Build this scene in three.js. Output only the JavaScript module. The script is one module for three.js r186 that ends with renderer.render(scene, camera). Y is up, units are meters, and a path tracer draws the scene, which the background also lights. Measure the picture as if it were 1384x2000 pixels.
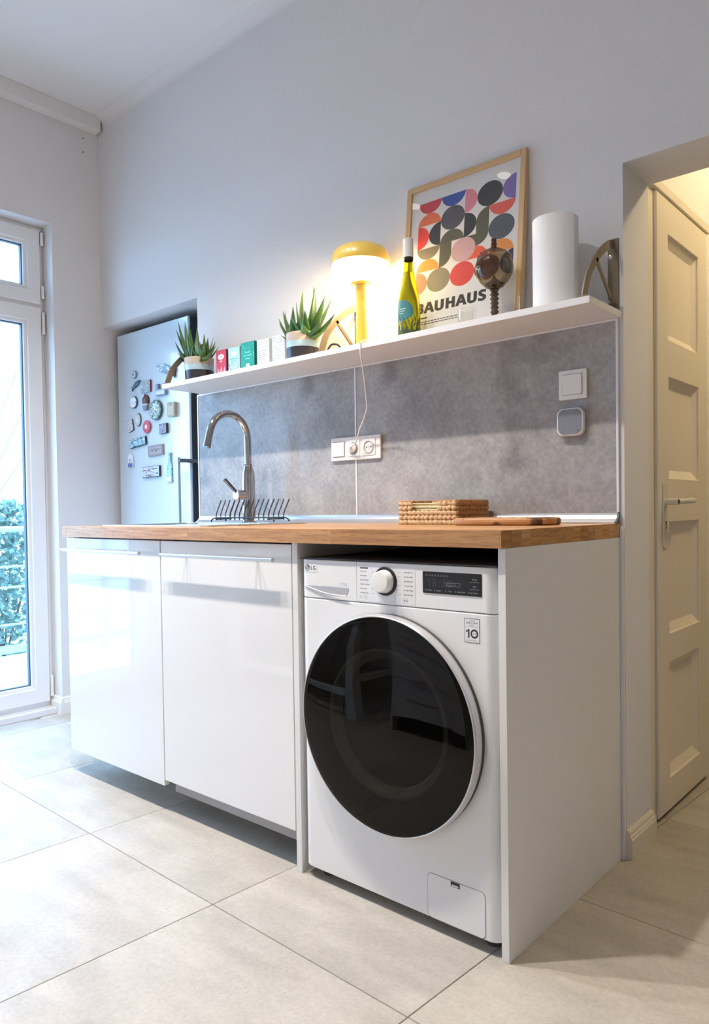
import * as THREE from 'three';
import { RoundedBoxGeometry } from 'three/addons/geometries/RoundedBoxGeometry.js';
import { mergeGeometries, mergeVertices } from 'three/addons/utils/BufferGeometryUtils.js';

// ---------- camera, sky, exposure ----------
const scene = new THREE.Scene();
const camera = new THREE.PerspectiveCamera(2 * Math.atan(1000 / 1448.34) * 180 / Math.PI, 1384 / 2000, 0.02, 60);
camera.position.set(0.78117, 0.96593, 1.99214);
camera.rotation.set(-0.02297, 0.71901, -0.01437, 'YXZ');
camera.setViewOffset(1384, 2000, 0, -28.3, 1384, 2000);
scene.background = new THREE.Color(4.9, 9.0, 14.6);   // overcast daylight seen through the balcony door
const renderer = new THREE.WebGLRenderer();
renderer.toneMapping = THREE.LinearToneMapping;
renderer.toneMappingExposure = 0.95;
renderer.shadowMap.enabled = true;
const SPOT = { color: new THREE.Color(1.0, 0.91, 0.82), intensity: 13.5 };
const SPOTS = [[-0.58, 1.22], [-1.12, 1.22], [-1.68, 1.22]];
const FILL_SPOTS = [[-1.6, 2.55], [-0.3, 2.6], [1.1, 2.55], [2.0, 1.9]];  // unseen ceiling spots added to bounce fill light off walls and floor
const HALL = { color: new THREE.Color(1.0, 0.77, 0.42), intensity: 3.4 };
const LAMP = { color: new THREE.Color(1.0, 0.72, 0.36), intensity: 1.3 };

// ---------- helpers ----------
const used = {};
function numbered(name) { const n = used[name] = (used[name] ?? -1) + 1; return n ? name + '_' + String(n).padStart(3, '0') : name; }
let seedState = 7;
function seed(n) { seedState = n >>> 0; }
function rnd(a = 0, b = 1) { seedState = (seedState + 0x6D2B79F5) >>> 0; let t = seedState; t = Math.imul(t ^ t >>> 15, t | 1); t ^= t + Math.imul(t ^ t >>> 7, t | 61); return a + (b - a) * (((t ^ t >>> 14) >>> 0) / 4294967296); }
const V = (x, y, z) => new THREE.Vector3(x, y, z);
function tag(o, label, category, group) { o.userData = { label, category }; if (group) o.userData.group = group; return o; }
function thing(name, label, category, pos = [0, 0, 0], group) {
  const o = new THREE.Group(); o.name = numbered(name); o.position.set(...pos); scene.add(o); return tag(o, label, category, group);
}
function origin(o) { const p = V(0, 0, 0); while (o && o !== scene) { p.add(o.position); o = o.parent; } return p; }
// geometry comes in world coordinates; it is stored relative to its parent's base
function part(name, g, mat, parent, label, kind) {
  const m = new THREE.Mesh(g, mat); m.name = numbered(name); m.castShadow = m.receiveShadow = true;
  if (parent && parent !== scene) { const p = origin(parent); if (p.lengthSq()) { g.translate(-p.x, -p.y, -p.z); } parent.add(m); } else scene.add(m);
  if (label) m.userData.label = label;
  if (kind) m.userData.kind = kind;
  return m;
}
function struct(name, g, mat, parent) { const m = part(name, g, mat, parent); if (!parent) m.userData.kind = 'structure'; return m; }
function sgroup(name) { const o = new THREE.Group(); o.name = name; o.userData.kind = 'structure'; scene.add(o); return o; }
function uvM(g, ou = 0, ov = 0, along = 'x') {     // uv in metres from the dominant normal
  if (g.index) g = g.toNonIndexed();
  g.computeVertexNormals(); const p = g.attributes.position, n = p.count, uv = new Float32Array(n * 2), a = V(), b = V(), c = V();
  for (let i = 0; i < n; i += 3) {
    a.fromBufferAttribute(p, i); b.fromBufferAttribute(p, i + 1); c.fromBufferAttribute(p, i + 2);
    const nn = b.clone().sub(a).cross(c.clone().sub(a)), ax = Math.abs(nn.x), ay = Math.abs(nn.y), az = Math.abs(nn.z);
    [a, b, c].forEach((q, k) => {
      let u, v;
      if (ay >= ax && ay >= az) { u = q.x; v = q.z; } else if (az >= ax) { u = q.x; v = q.y; } else { u = q.z; v = q.y; }
      if (along === 'y') [u, v] = [v, u];
      uv[(i + k) * 2] = u + ou; uv[(i + k) * 2 + 1] = v + ov;
    });
  }
  g.setAttribute('uv', new THREE.BufferAttribute(uv, 2)); return g;
}
function box(x0, y0, z0, x1, y1, z1, r = 0.0015, seg = 1) {
  const w = Math.abs(x1 - x0), h = Math.abs(y1 - y0), d = Math.abs(z1 - z0); r = Math.min(r, w / 2.01, h / 2.01, d / 2.01);
  const g = r > 0 ? new RoundedBoxGeometry(w, h, d, seg, r) : new THREE.BoxGeometry(w, h, d);
  g.translate((x0 + x1) / 2, (y0 + y1) / 2, (z0 + z1) / 2); return g;
}
function flat(g) { g = g.index ? g.toNonIndexed() : g; return g; }
function merge(list) {
  return mergeGeometries(list.map((g) => { g = flat(g.clone()); for (const k of Object.keys(g.attributes)) if (!['position', 'normal', 'uv'].includes(k)) g.deleteAttribute(k); if (!g.attributes.uv) g.setAttribute('uv', new THREE.BufferAttribute(new Float32Array(g.attributes.position.count * 2), 2)); g.morphAttributes = {}; return g; }));
}
function lathe(pts, x, y, z, seg = 48) { let a = 0; for (let i = 1; i < pts.length; i++) a += (pts[i][0] + pts[i - 1][0]) * (pts[i][1] - pts[i - 1][1]); if (a < 0) pts = pts.slice().reverse(); const g = new THREE.LatheGeometry(pts.map(([r, h]) => new THREE.Vector2(Math.max(r, 1e-5), h)), seg); g.translate(x, y, z); return g; }
function cyl(x, y, z, r0, r1, h, seg = 32) { const g = new THREE.CylinderGeometry(r1, r0, h, seg); g.translate(x, y + h / 2, z); return g; }
function rod(a, b, r, seg = 12, r2 = r) {
  const d = b.clone().sub(a), g = new THREE.CylinderGeometry(r2, r, d.length(), seg);
  g.applyQuaternion(new THREE.Quaternion().setFromUnitVectors(V(0, 1, 0), d.clone().normalize())); const m = a.clone().add(b).multiplyScalar(.5); g.translate(m.x, m.y, m.z); return g;
}
function tube(pts, r, seg = 40, rs = 8, tension = .5) { return new THREE.TubeGeometry(new THREE.CatmullRomCurve3(pts.map((p) => V(...p)), false, 'catmullrom', tension), seg, r, rs, false); }
function shapeOf(pts) { return new THREE.Shape(pts.map(([x, y]) => new THREE.Vector2(x, y))); }
function rrect(x0, y0, x1, y1, r) {
  const s = new THREE.Shape(); s.moveTo(x0 + r, y0); s.lineTo(x1 - r, y0); s.absarc(x1 - r, y0 + r, r, -Math.PI / 2, 0); s.lineTo(x1, y1 - r); s.absarc(x1 - r, y1 - r, r, 0, Math.PI / 2);
  s.lineTo(x0 + r, y1); s.absarc(x0 + r, y1 - r, r, Math.PI / 2, Math.PI); s.lineTo(x0, y0 + r); s.absarc(x0 + r, y0 + r, r, Math.PI, Math.PI * 1.5); return s;
}
// extrude along +z from z0 to z1 (shape in x,y)
function ext(shape, z0, z1, bevel = 0, bs = 1, curve = 12) {
  const b = Math.min(bevel, (z1 - z0) / 2.01), g = new THREE.ExtrudeGeometry(shape, { depth: z1 - z0 - 2 * b, bevelEnabled: b > 0, bevelSize: b, bevelThickness: b, bevelOffset: -b, bevelSegments: bs, curveSegments: curve });
  g.translate(0, 0, z0 + b); return g;
}
// extrude along x (shape drawn in z,y)
function extX(shape, x0, x1, bevel = 0, bs = 1, curve = 12) {
  const g = ext(shape, 0, x1 - x0, bevel, bs, curve); g.applyMatrix4(new THREE.Matrix4().makeBasis(V(0, 0, 1), V(0, 1, 0), V(-1, 0, 0))); g.translate(x1, 0, 0); return g;
}
// extrude upward (shape drawn in x,z)
function extY(shape, y0, y1, bevel = 0, bs = 1, curve = 12) {
  const g = ext(shape, 0, y1 - y0, bevel, bs, curve); g.applyMatrix4(new THREE.Matrix4().makeBasis(V(1, 0, 0), V(0, 0, 1), V(0, -1, 0))); g.translate(0, y1, 0); return g;
}

// ---------- textures ----------
function hash(x, y, s) { let h = Math.imul(x, 374761393) ^ Math.imul(y, 668265263) ^ Math.imul(s, 974634777); h = Math.imul(h ^ h >>> 13, 1274126177); return ((h ^ h >>> 16) >>> 0) / 4294967296; }
function pn(x, y, px, py, s) {
  const xi = Math.floor(x), yi = Math.floor(y), fx = x - xi, fy = y - yi, sx = fx * fx * (3 - 2 * fx), sy = fy * fy * (3 - 2 * fy), m = (a, n) => ((a % n) + n) % n;
  const x0 = m(xi, px), x1 = m(xi + 1, px), y0 = m(yi, py), y1 = m(yi + 1, py);
  return (hash(x0, y0, s) * (1 - sx) + hash(x1, y0, s) * sx) * (1 - sy) + (hash(x0, y1, s) * (1 - sx) + hash(x1, y1, s) * sx) * sy;
}
function fbm(u, v, fx, fy, oct, s) { let a = 0, w = 1, t = 0; for (let o = 0; o < oct; o++) { a += w * pn(u * fx, v * fy, fx, fy, s + o); t += w; w *= .55; fx *= 2; fy *= 2; } return a / t; }
function tex(w, h, fn, metresU, metresV, srgb = true) {
  const d = new Uint8Array(w * h * 4);
  for (let y = 0; y < h; y++) for (let x = 0; x < w; x++) { const c = fn(x / w, y / h), i = (y * w + x) * 4; d[i] = c[0]; d[i + 1] = c[1]; d[i + 2] = c[2]; d[i + 3] = 255; }
  const t = new THREE.DataTexture(d, w, h); t.wrapS = t.wrapT = THREE.RepeatWrapping; t.magFilter = THREE.LinearFilter; t.minFilter = THREE.LinearMipmapLinearFilter; t.generateMipmaps = true;
  if (srgb) t.colorSpace = THREE.SRGBColorSpace; t.repeat.set(1 / metresU, 1 / metresV); t.needsUpdate = true; return t;
}
function canvasTex(w, h, draw) {
  const c = document.createElement('canvas'); c.width = w; c.height = h; const x = c.getContext('2d'); draw(x, w, h);
  const t = new THREE.CanvasTexture(c); t.colorSpace = THREE.SRGBColorSpace; t.magFilter = THREE.LinearFilter; return t;
}
const clamp = (v) => Math.max(0, Math.min(255, v));
const mixc = (a, b, t) => [clamp(a[0] + (b[0] - a[0]) * t), clamp(a[1] + (b[1] - a[1]) * t), clamp(a[2] + (b[2] - a[2]) * t)];
const concreteTex = tex(1024, 1024, (u, v) => {
  const big = fbm(u, v, 3, 3, 5, 11), mid = fbm(u, v, 12, 12, 4, 31), fine = fbm(u, v, 120, 120, 2, 51), blot = Math.max(0, fbm(u, v, 7, 7, 4, 71) - .58) * 3;
  const k = 152 + (big - .5) * 62 + (mid - .5) * 34 + (fine - .5) * 26 - blot * 40; return [clamp(k + 1), clamp(k - 1), clamp(k - 2)];
}, 1.1, 1.1);
const concreteBump = tex(512, 512, (u, v) => { const k = 255 * (.6 * fbm(u, v, 60, 60, 3, 5) + .4 * fbm(u, v, 10, 10, 3, 6)); return [k, k, k]; }, .55, .55, false);
const tileTex = tex(1024, 1024, (u, v) => {
  const st = fbm(u, v, 4, 14, 5, 101), mid = fbm(u, v, 6, 6, 4, 131), fine = fbm(u, v, 150, 150, 2, 151), k = (st - .5) * 30 + (mid - .5) * 16 + (fine - .5) * 16;
  return [clamp(176 + k), clamp(170 + k), clamp(161 + k)];
}, .9, .9);
const tileRough = tex(512, 512, (u, v) => { const k = 120 + (fbm(u, v, 8, 8, 5, 161) - .5) * 70; return [k, k, k]; }, .9, .9, false);
const woodTex = tex(1024, 512, (u, v) => {
  const warp = fbm(u, v, 2, 4, 3, 201), g = fbm(u, v + warp * .06, 4, 46, 4, 211), f = fbm(u, v, 24, 240, 2, 231), pore = Math.max(0, fbm(u, v, 16, 160, 2, 241) - .6) * 2.2;
  return mixc(mixc([207, 167, 120], [167, 123, 82], clamp((g - .3) * 400) / 255), [110, 66, 34], Math.min(1, pore * .7 + Math.max(0, f - .6) * .6));
}, .5, .25);
const paleWoodTex = tex(512, 256, (u, v) => mixc([216, 184, 142], [190, 152, 108], fbm(u, v, 3, 40, 4, 301)), .4, .1);
const plasterBump = tex(512, 512, (u, v) => { const k = 255 * fbm(u, v, 90, 90, 3, 401); return [k, k, k]; }, .35, .35, false);
const wickerTex = tex(256, 256, (u, v) => mixc([220, 192, 152], [170, 134, 96], fbm(u, v, 10, 30, 4, 501)), .06, .06);

// ---------- materials ----------
const std = (color, roughness = .6, o = {}) => new THREE.MeshStandardMaterial({ color, roughness, ...o });
const phy = (color, roughness = .4, o = {}) => new THREE.MeshPhysicalMaterial({ color, roughness, ...o });
const lin = (r, g, b) => new THREE.Color().setRGB(r, g, b);
const M = {
  wall: std(lin(.74, .73, .74), .92, { bumpMap: plasterBump, bumpScale: .0006 }),
  ceiling: std(lin(.78, .78, .78), .95),
  trim: std(lin(.78, .77, .76), .5),
  pvc: phy(lin(.82, .83, .85), .3),
  grout: std(lin(.22, .20, .18), .9),
  tile: [0, 1, 2].map((i) => phy(lin(.97 + .02 * i, .97 + .02 * i, .97 + .02 * i), 1, { map: tileTex, roughnessMap: tileRough })),
  gloss: phy(lin(.80, .80, .80), .32, { clearcoat: 1, clearcoatRoughness: .03 }),
  panel: phy(lin(.76, .755, .75), .38),
  carcass: std(lin(.72, .71, .70), .5),
  wood: [0xffffff, 0xf0e4d8, 0xe2d2c0, 0xfff0dc].map((c) => phy(c, .38, { map: woodTex, clearcoat: .15, clearcoatRoughness: .3 })),
  steel: std(lin(.62, .62, .63), .28, { metalness: 1 }),
  chrome: std(lin(.46, .46, .47), .08, { metalness: 1 }),
  brushed: std(lin(.66, .66, .67), .34, { metalness: 1 }),
  alu: std(lin(.80, .80, .82), .3, { metalness: .25 }),
  concrete: phy(0xffffff, .42, { map: concreteTex, bumpMap: concreteBump, bumpScale: .0004 }),
  white: phy(lin(.80, .80, .80), .35),
  shelf: phy(lin(.74, .74, .745), .45),
  plastic: phy(lin(.80, .80, .79), .25),
  appliance: phy(lin(.78, .785, .80), .3, { clearcoat: .4, clearcoatRoughness: .15 }),
  black: phy(lin(.012, .012, .013), .3),
  blackGloss: phy(lin(.008, .008, .010), .12, { clearcoat: 1, clearcoatRoughness: .04 }),
  dark: std(lin(.05, .05, .055), .7),
  bronze: std(lin(.20, .158, .11), .5, { metalness: .1 }),
  wire: phy(lin(.02, .025, .03), .4),
  glass: phy(lin(.97, .985, .99), .0, { transmission: 1, thickness: 0, ior: 1.5 }),
  clearGlass: phy(lin(.975, .975, .96), .0, { transmission: 1, thickness: 0, ior: 1.5 }),
  yellow: phy(lin(.80, .56, .10), .35, { clearcoat: .5, clearcoatRoughness: .2 }),
  lampGlow: phy(lin(.9, .88, .8), .5, { emissive: lin(1, .88, .66), emissiveIntensity: 1.7 }),
  spotGlow: std(lin(.9, .9, .9), .5, { emissive: lin(1, .93, .84), emissiveIntensity: 6 }),
  paper: std(lin(.82, .82, .84), .9, { bumpMap: plasterBump, bumpScale: .0005 }),
  cream: phy(lin(.74, .68, .58), .45),
};

// ---------- setting: floor ----------
{
  const fl = sgroup('floor');
  part('grout_bed', box(-2.9, -.10, -2.7, 2.6, -.003, 3.3, 0), M.grout, fl);
  seed(3);
  const gap = .001, A = (k, z) => -1.903 + .6125 * k - .062 * (z - .87), B = (j, x) => .842 + .613 * j + .026 * (x + 1.918);
  const cross = (k, j) => { let z = .842 + .613 * j, x = 0; for (let i = 0; i < 6; i++) { x = A(k, z); z = B(j, x); } return [x, z]; };
  for (let j = -6; j < 4; j++) for (let k = -2; k < 7; k++) {
    let q = [cross(k, j), cross(k + 1, j), cross(k + 1, j + 1), cross(k, j + 1)];
    const cx = q.reduce((s, p) => s + p[0], 0) / 4, cz = q.reduce((s, p) => s + p[1], 0) / 4;
    if (cz < -.25 && cx < -.35) continue;
    q = q.map(([x, z]) => [Math.max(-2.70, Math.min(2.42, x + Math.sign(cx - x) * gap)), Math.max(-2.55, Math.min(3.14, z + Math.sign(cz - z) * gap))]);
    if (q[1][0] - q[0][0] < .02 || q[2][1] - q[1][1] < .02) continue;
    const top = q.map(([x, z]) => [x + Math.sign(cx - x) * .0009, 0, z + Math.sign(cz - z) * .0009]), mid = q.map(([x, z]) => [x, -.0012, z]), low = q.map(([x, z]) => [x, -.01, z]);
    const P = []; const quad = (a, b, c, d) => P.push(...a, ...b, ...c, ...a, ...c, ...d);
    quad(top[0], top[3], top[2], top[1]);
    for (let i = 0; i < 4; i++) { const n = (i + 1) % 4; quad(mid[i], top[i], top[n], mid[n]); quad(low[i], mid[i], mid[n], low[n]); }
    const g = new THREE.BufferGeometry(); g.setAttribute('position', new THREE.Float32BufferAttribute(P, 3));
    part('tile', uvM(g, rnd() * 3, rnd() * 3), M.tile[Math.floor(rnd(0, 3))], fl);
  }
}
// ---------- walls ----------
const NX = -1.849, WX = -2.63, JX = .0094, CY = 2.915;
{
  // kitchen wall with the fridge niche (left) and the doorway (right); its solid runs down to the floor between them
  const s = shapeOf([[WX, 1.892], [NX, 1.892], [NX, 0], [JX, 0], [JX, 1.8833], [.94, 1.8833], [.94, 0], [2.45, 0], [2.45, CY], [WX, CY]]);
  struct('wall_back', uvM(ext(s, -.188, 0)), M.wall);
  struct('wall_niche', uvM(merge([box(NX, 0, -.80, NX + .09, 1.98, -.188, 0), box(WX, 0, -.88, NX + .09, 1.98, -.80, 0), box(WX, 1.892, -.80, NX, 1.98, -.188, 0)])), M.wall);
  // window wall: solid round the balcony door
  const L = (z0, y0, z1, y1) => box(-2.95, y0, z0, WX, y1, z1, 0);
  const wl = struct('wall_left', uvM(merge([L(-.9, -.1, .25, CY), L(.25, 2.345, 1.56, CY), L(1.56, -.1, 3.2, CY), L(.25, -.1, 1.56, .0)])), M.wall);
  for (const [y, z] of [[2.8085, .0778], [2.7408, .0794]]) part('screw_hole', rod(V(WX - .004, y, z), V(WX + .0006, y, z), .0035, 10), M.dark, wl);
  struct('wall_right', uvM(box(2.40, -.1, -2.6, 2.55, CY, 3.2, 0)), M.wall);
  struct('wall_front', uvM(box(-2.95, -.1, 3.1, 2.55, CY, 3.25, 0)), M.wall);
  struct('ceiling', uvM(box(-2.95, CY, -2.7, 2.6, CY + .12, 3.3, 0)), M.ceiling);
  // soft cove between kitchen wall and ceiling
  const R = .05, c = []; for (let i = 0; i <= 28; i++) { const a = i / 28 * Math.PI / 2; c.push([R - R * Math.cos(a), CY - R + R * Math.sin(a)]); }
  struct('trim_2', (extX(shapeOf([[-.002, CY - R], ...c, [R, CY + .002], [-.002, CY + .002]]), -2.575, 2.40)), M.wall);
  // boxed curtain rail casing above the balcony door
  struct('trim_1', box(WX, 2.846, .012, -2.576, CY, 3.08, .003), M.trim);
  // hall behind the doorway
  const hs = shapeOf([[-2.56, 0], [-.80, 0], [-.80, 1.935], [-.205, 1.935], [-.205, 0], [-.188, 0], [-.188, CY], [-2.56, CY]]);
  struct('wall_hall', uvM(extX(hs, -.14, -.018)), M.wall);
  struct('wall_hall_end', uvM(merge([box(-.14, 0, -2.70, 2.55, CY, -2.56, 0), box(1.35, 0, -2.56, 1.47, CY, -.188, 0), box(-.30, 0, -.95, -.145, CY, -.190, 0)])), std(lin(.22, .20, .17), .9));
  // skirtings
  const prof = (d, h) => shapeOf([[0, 0], [d, 0], [d, h * .68], [d * .82, h * .72], [d * .82, h * .78], [d * .62, h * .82], [d * .55, h * .93], [d * .3, h], [0, h]]);
  { const g = ext(prof(.0165, .0775), 0, .187); g.translate(JX, 0, -.186); struct('baseboard_jamb', g, M.cream); }
  const bl = ext(prof(.018, .082), 0, .245); bl.translate(WX, 0, .005);
  const bl2 = ext(prof(.016, .082), 0, .095); bl2.rotateY(-Math.PI / 2); bl2.translate(WX + .016, 0, .25);
  struct('baseboard_left', merge([bl, bl2]), M.trim);
  const bf = ext(prof(.018, .08), 0, 1.5); bf.translate(WX, 0, 1.58); struct('baseboard_left_front', bf, M.trim);
}
// ---------- balcony door (white double door with transoms) ----------
{
  const d = sgroup('door_1'), X1 = -2.71, X0 = -2.775;
  const ring = (z0, y0, z1, y1, w, x0, x1, b = .003) => {     // rectangular frame in the wall plane
    const s = shapeOf([[z0, y0], [z1, y0], [z1, y1], [z0, y1]]); s.holes.push(new THREE.Path([[z0 + w, y0 + w], [z0 + w, y1 - w], [z1 - w, y1 - w], [z1 - w, y0 + w]].map((p) => new THREE.Vector2(...p))));
    return extX(s, x0, x1, b);
  };
  const F = shapeOf([[.25, .0], [1.56, .0], [1.56, 2.345], [.25, 2.345]]);
  F.holes.push(new THREE.Path([[.30, .065], [.30, 1.945], [1.51, 1.945], [1.51, .065]].map((p) => new THREE.Vector2(...p))), new THREE.Path([[.30, 1.985], [.30, 2.30], [1.51, 2.30], [1.51, 1.985]].map((p) => new THREE.Vector2(...p))));
  part('frame', extX(F, X0, X1 - .016, .002), M.pvc, d);
  part('sill', box(-2.80, 0.0, .26, -2.66, .030, 1.55, .004), M.alu, d);
  for (const [z0, z1] of [[.270, .895], [.915, 1.54]]) for (const [y0, y1, w] of [[.055, 1.958, .086], [1.974, 2.327, .080]]) {
    const sash = part('sash', merge([ring(z0, y0, z1, y1, w - .016, X0 + .01, X1), ring(z0 + w - .020, y0 + w - .020, z1 - w + .020, y1 - w + .020, .020, X0 + .012, X1 - .010)]), M.pvc, d);
    part('gasket', ring(z0 + w - .003, y0 + w - .003, z1 - w + .003, y1 - w + .003, .008, X0 + .022, X1 - .020, .001), std(lin(.06, .10, .14), .6), sash);
    part('pane', box(X0 + .030, y0 + w - .002, z0 + w - .002, X0 + .034, y1 - w + .002, z1 - w + .002, 0), M.glass, sash);
  }
  for (const [y0, y1] of [[.08, .18], [1.83, 1.935], [2.0, 2.06], [2.255, 2.315]]) part('hinge', rod(V(X1 + .006, y0, .263), V(X1 + .006, y1, .263), .0075, 12), M.pvc, d);
}
// ---------- panelled door leaf in the hall's side wall ----------
{
  const d = sgroup('door_2'), z0 = -.78, z1 = -.285;
  part('door_frame', merge([box(-.10, 0, -.284, -.010, 1.935, -.207, .003), box(-.10, 0, -.80, -.010, 1.935, -.782, .003), box(-.10, 1.908, -.80, .004, 1.940, -.205, .004), box(-.045, 0, -.225, -.004, 1.91, -.207, .006)]), M.cream, d);
  const face = shapeOf([[z0, .012], [z1, .012], [z1, 1.905], [z0, 1.905]]), P = [[.115, .475], [.568, .912], [1.05, 1.36], [1.478, 1.797]];
  for (const [a, b] of P) face.holes.push(new THREE.Path([[-.685, a], [-.685, b], [-.385, b], [-.385, a]].map((p) => new THREE.Vector2(...p))));
  const leaf = part('leaf', extX(face, -.038, 0, .003), M.cream, d);
  for (const [a, b] of P) {
    const p0 = [[-.689, a - .004], [-.381, a - .004], [-.381, b + .004], [-.689, b + .004]], i = .026, p1 = [[-.689 + i, a + i], [-.381 - i, a + i], [-.381 - i, b - i], [-.689 + i, b - i]];
    const pos = []; const pt = ([z, y], x) => [x, y, z];
    for (let k = 0; k < 4; k++) { const n = (k + 1) % 4, A = pt(p0[k], -.004), B = pt(p0[n], -.004), C = pt(p1[n], -.021), D = pt(p1[k], -.021); pos.push(...A, ...C, ...B, ...A, ...D, ...C); }
    const g = new THREE.BufferGeometry(); g.setAttribute('position', new THREE.Float32BufferAttribute(pos, 3)); g.computeVertexNormals();
    part('moulding', g, M.cream, leaf);
    part('panel', box(-.030, a - .004, -.689, -.0205, b + .004, -.381, 0), M.cream, leaf);
  }
  const esc = part('escutcheon', merge([extX(rrect(-.362, .833, -.322, 1.035, .012), 0, .004, .0015)]), phy(lin(.70, .66, .58), .25), leaf);
  part('keyhole', merge([rod(V(.0035, .912, -.342), V(.0046, .912, -.342), .0055, 14), box(.0035, .892, -.3445, .0046, .912, -.3395, 0)]), M.black, leaf);
  part('handle', merge([rod(V(.003, .976, -.342), V(.042, .976, -.342), .010, 16), tube([[.040, .976, -.337], [.047, .9765, -.365], [.047, .978, -.42], [.047, .978, -.465], [.042, .979, -.482], [.026, .980, -.490]], .0085, 40, 12)]), phy(lin(.70, .66, .58), .22), leaf);
}
// ---------- lamps that light the room ----------
function spotFixture(x, z, label, angle = .98, power = SPOT.intensity) {
  const t = thing('ceiling_light', label, 'ceiling light', [x, CY, z], 'round ceiling spotlights');
  part('trim_ring', lathe([[.034, -.002], [.036, -.010], [.048, -.012], [.054, -.006], [.055, 0]], x, CY, z, 40), M.white, t);
  part('light_disc', (() => { const g = new THREE.CircleGeometry(.034, 32); g.rotateX(Math.PI / 2); g.translate(x, CY - .004, z); return g; })(), M.spotGlow, t);
  const l = new THREE.SpotLight(SPOT.color, power, 0, angle, 1, 2); l.name = 'ceiling_spot_lamp'; l.position.set(0, -.016, 0); l.target.position.set(0, -1, 0); l.castShadow = true; l.shadow.radius = 1.3; t.add(l); t.add(l.target);
}
SPOTS.forEach(([x, z], i) => spotFixture(x, z, ['round white ceiling spotlight in front of the washing machine', 'round white ceiling spotlight in front of the right cabinet', 'round white ceiling spotlight in front of the sink cabinet'][i]));
FILL_SPOTS.forEach(([x, z], i) => spotFixture(x, z, ['unseen ceiling spotlight added for bounced fill over the wooden table', 'unseen ceiling spotlight added for bounced fill over the drawer unit', 'unseen ceiling spotlight added for bounced fill above the middle of the rear wall', 'unseen ceiling spotlight added for bounced fill by the right wall'][i], .52, i === 3 ? 18 : 6));
{
  const t = thing('hall_lamp', 'warm glass globe ceiling lamp in the hall behind the doorway', 'ceiling lamp', [.75, CY, -1.0]);
  part('ceiling_rose', lathe([[.0, -.03], [.045, -.028], [.05, 0]], .75, CY, -1.0, 32), M.white, t);
  part('stem', rod(V(.75, CY - .03, -1.0), V(.75, CY - .22, -1.0), .006), M.brushed, t);
  part('globe', lathe([[.001, -.40], [.05, -.385], [.085, -.34], [.09, -.30], [.075, -.25], [.03, -.22], [.012, -.218]], .75, CY, -1.0, 40), phy(lin(.9, .86, .76), .5, { emissive: lin(1, .76, .42), emissiveIntensity: 2 }), t);
  const l = new THREE.PointLight(HALL.color, HALL.intensity); l.name = 'hall_bulb_lamp'; l.position.set(0, -.31, 0); l.castShadow = true; l.shadow.radius = 3; t.add(l);
}

// ---------- base cabinets ----------
const ZF = .6234, WT0 = .8804, WT1 = .918, XL = -1.841;
function cabinet(x0, x1, y0, label, plinth) {
  const t = thing('kitchen_cabinet', label, 'cabinet', [x0, 0, 0]), zb = ZF - .019;
  part('carcass', merge([box(x0, .11, .02, x0 + .016, .876, zb - .002), box(x1 - .016, .11, .02, x1, .876, zb - .002), box(x0 + .016, .11, .02, x1 - .016, .126, zb - .002), box(x0 + .016, .126, .02, x1 - .016, .876, .028), box(x0 + .016, .80, zb - .020, x1 - .016, .862, zb - .002)]), M.carcass, t); part('gap_shade_strip', box(x0 + .017, .8625, zb - .030, x1 - .017, .8795, zb - .024, 0), M.black, t, 'black strip put in as the shade of the gap under the worktop');  // black strip puts in the shade between worktop and door tops
  for (const [lx, lz] of [[x0 + .06, .10], [x1 - .06, .10], [x0 + .06, .43], [x1 - .06, .43]]) part('leg', cyl(lx, 0, lz, .022, .016, .11, 16), M.dark, t);
  part('plinth', box(x0 + .004, .002, .44, x1 - .004, .106, .452), M.carcass, t);
  if (plinth) part('base_strip', box(x0 + .004, .060, .575, x1 - .004, .125, .587), std(lin(.34, .34, .36), .4, { metalness: .3 }), t, 'grey base strip under the door');
  const door = part('door', box(x0 + .0015, y0, zb, x1 - .0015, .8755, ZF, .0015, 2), M.gloss, t);
  return [t, door];
}
function barHandle(door, x0, x1, s) {
  const y = .834, z = .653, h = part('handle', merge([rod(V(x0, y, z), V(x1, y, z), .0055, 16), rod(V(x0 - .002, y, z), V(x0, y, z), .0062, 16), rod(V(x1, y, z), V(x1 + .002, y, z), .0062, 16)]), M.brushed, door, 'brushed steel bar handle');
  for (const x of s) part('standoff', rod(V(x, y, ZF - .001), V(x, y, z), .0045, 12), M.brushed, h);
}
{
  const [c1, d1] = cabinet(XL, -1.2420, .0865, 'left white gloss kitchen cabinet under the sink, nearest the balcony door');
  barHandle(d1, -1.822, -1.318, [-1.742, -1.442]);
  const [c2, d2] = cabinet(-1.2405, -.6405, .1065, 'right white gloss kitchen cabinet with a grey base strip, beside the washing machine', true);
  barHandle(d2, -1.196, -.684, [-1.103, -.777]);
  const p1 = thing('divider_panel', 'narrow white upright panel between right cabinet and washing machine', 'panel', [-.630, 0, 0]);
  part('board', box(-.6390, 0, .02, -.6190, WT0 - .001, ZF, .001), M.panel, p1);
  const p2 = thing('end_panel', 'large white end panel closing the right side of the kitchen counter', 'panel', [-.009, 0, 0]);
  part('board', box(-.0180, 0, .008, 0, WT0 - .0005, ZF, .001), M.panel, p2);
  part('corner_strip', box(.0002, 0, .0005, .0088, WT0 + .03, .012, .001), M.panel, p2);
  
  // rear wall of the washing machine bay stays in shadow
}
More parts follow.
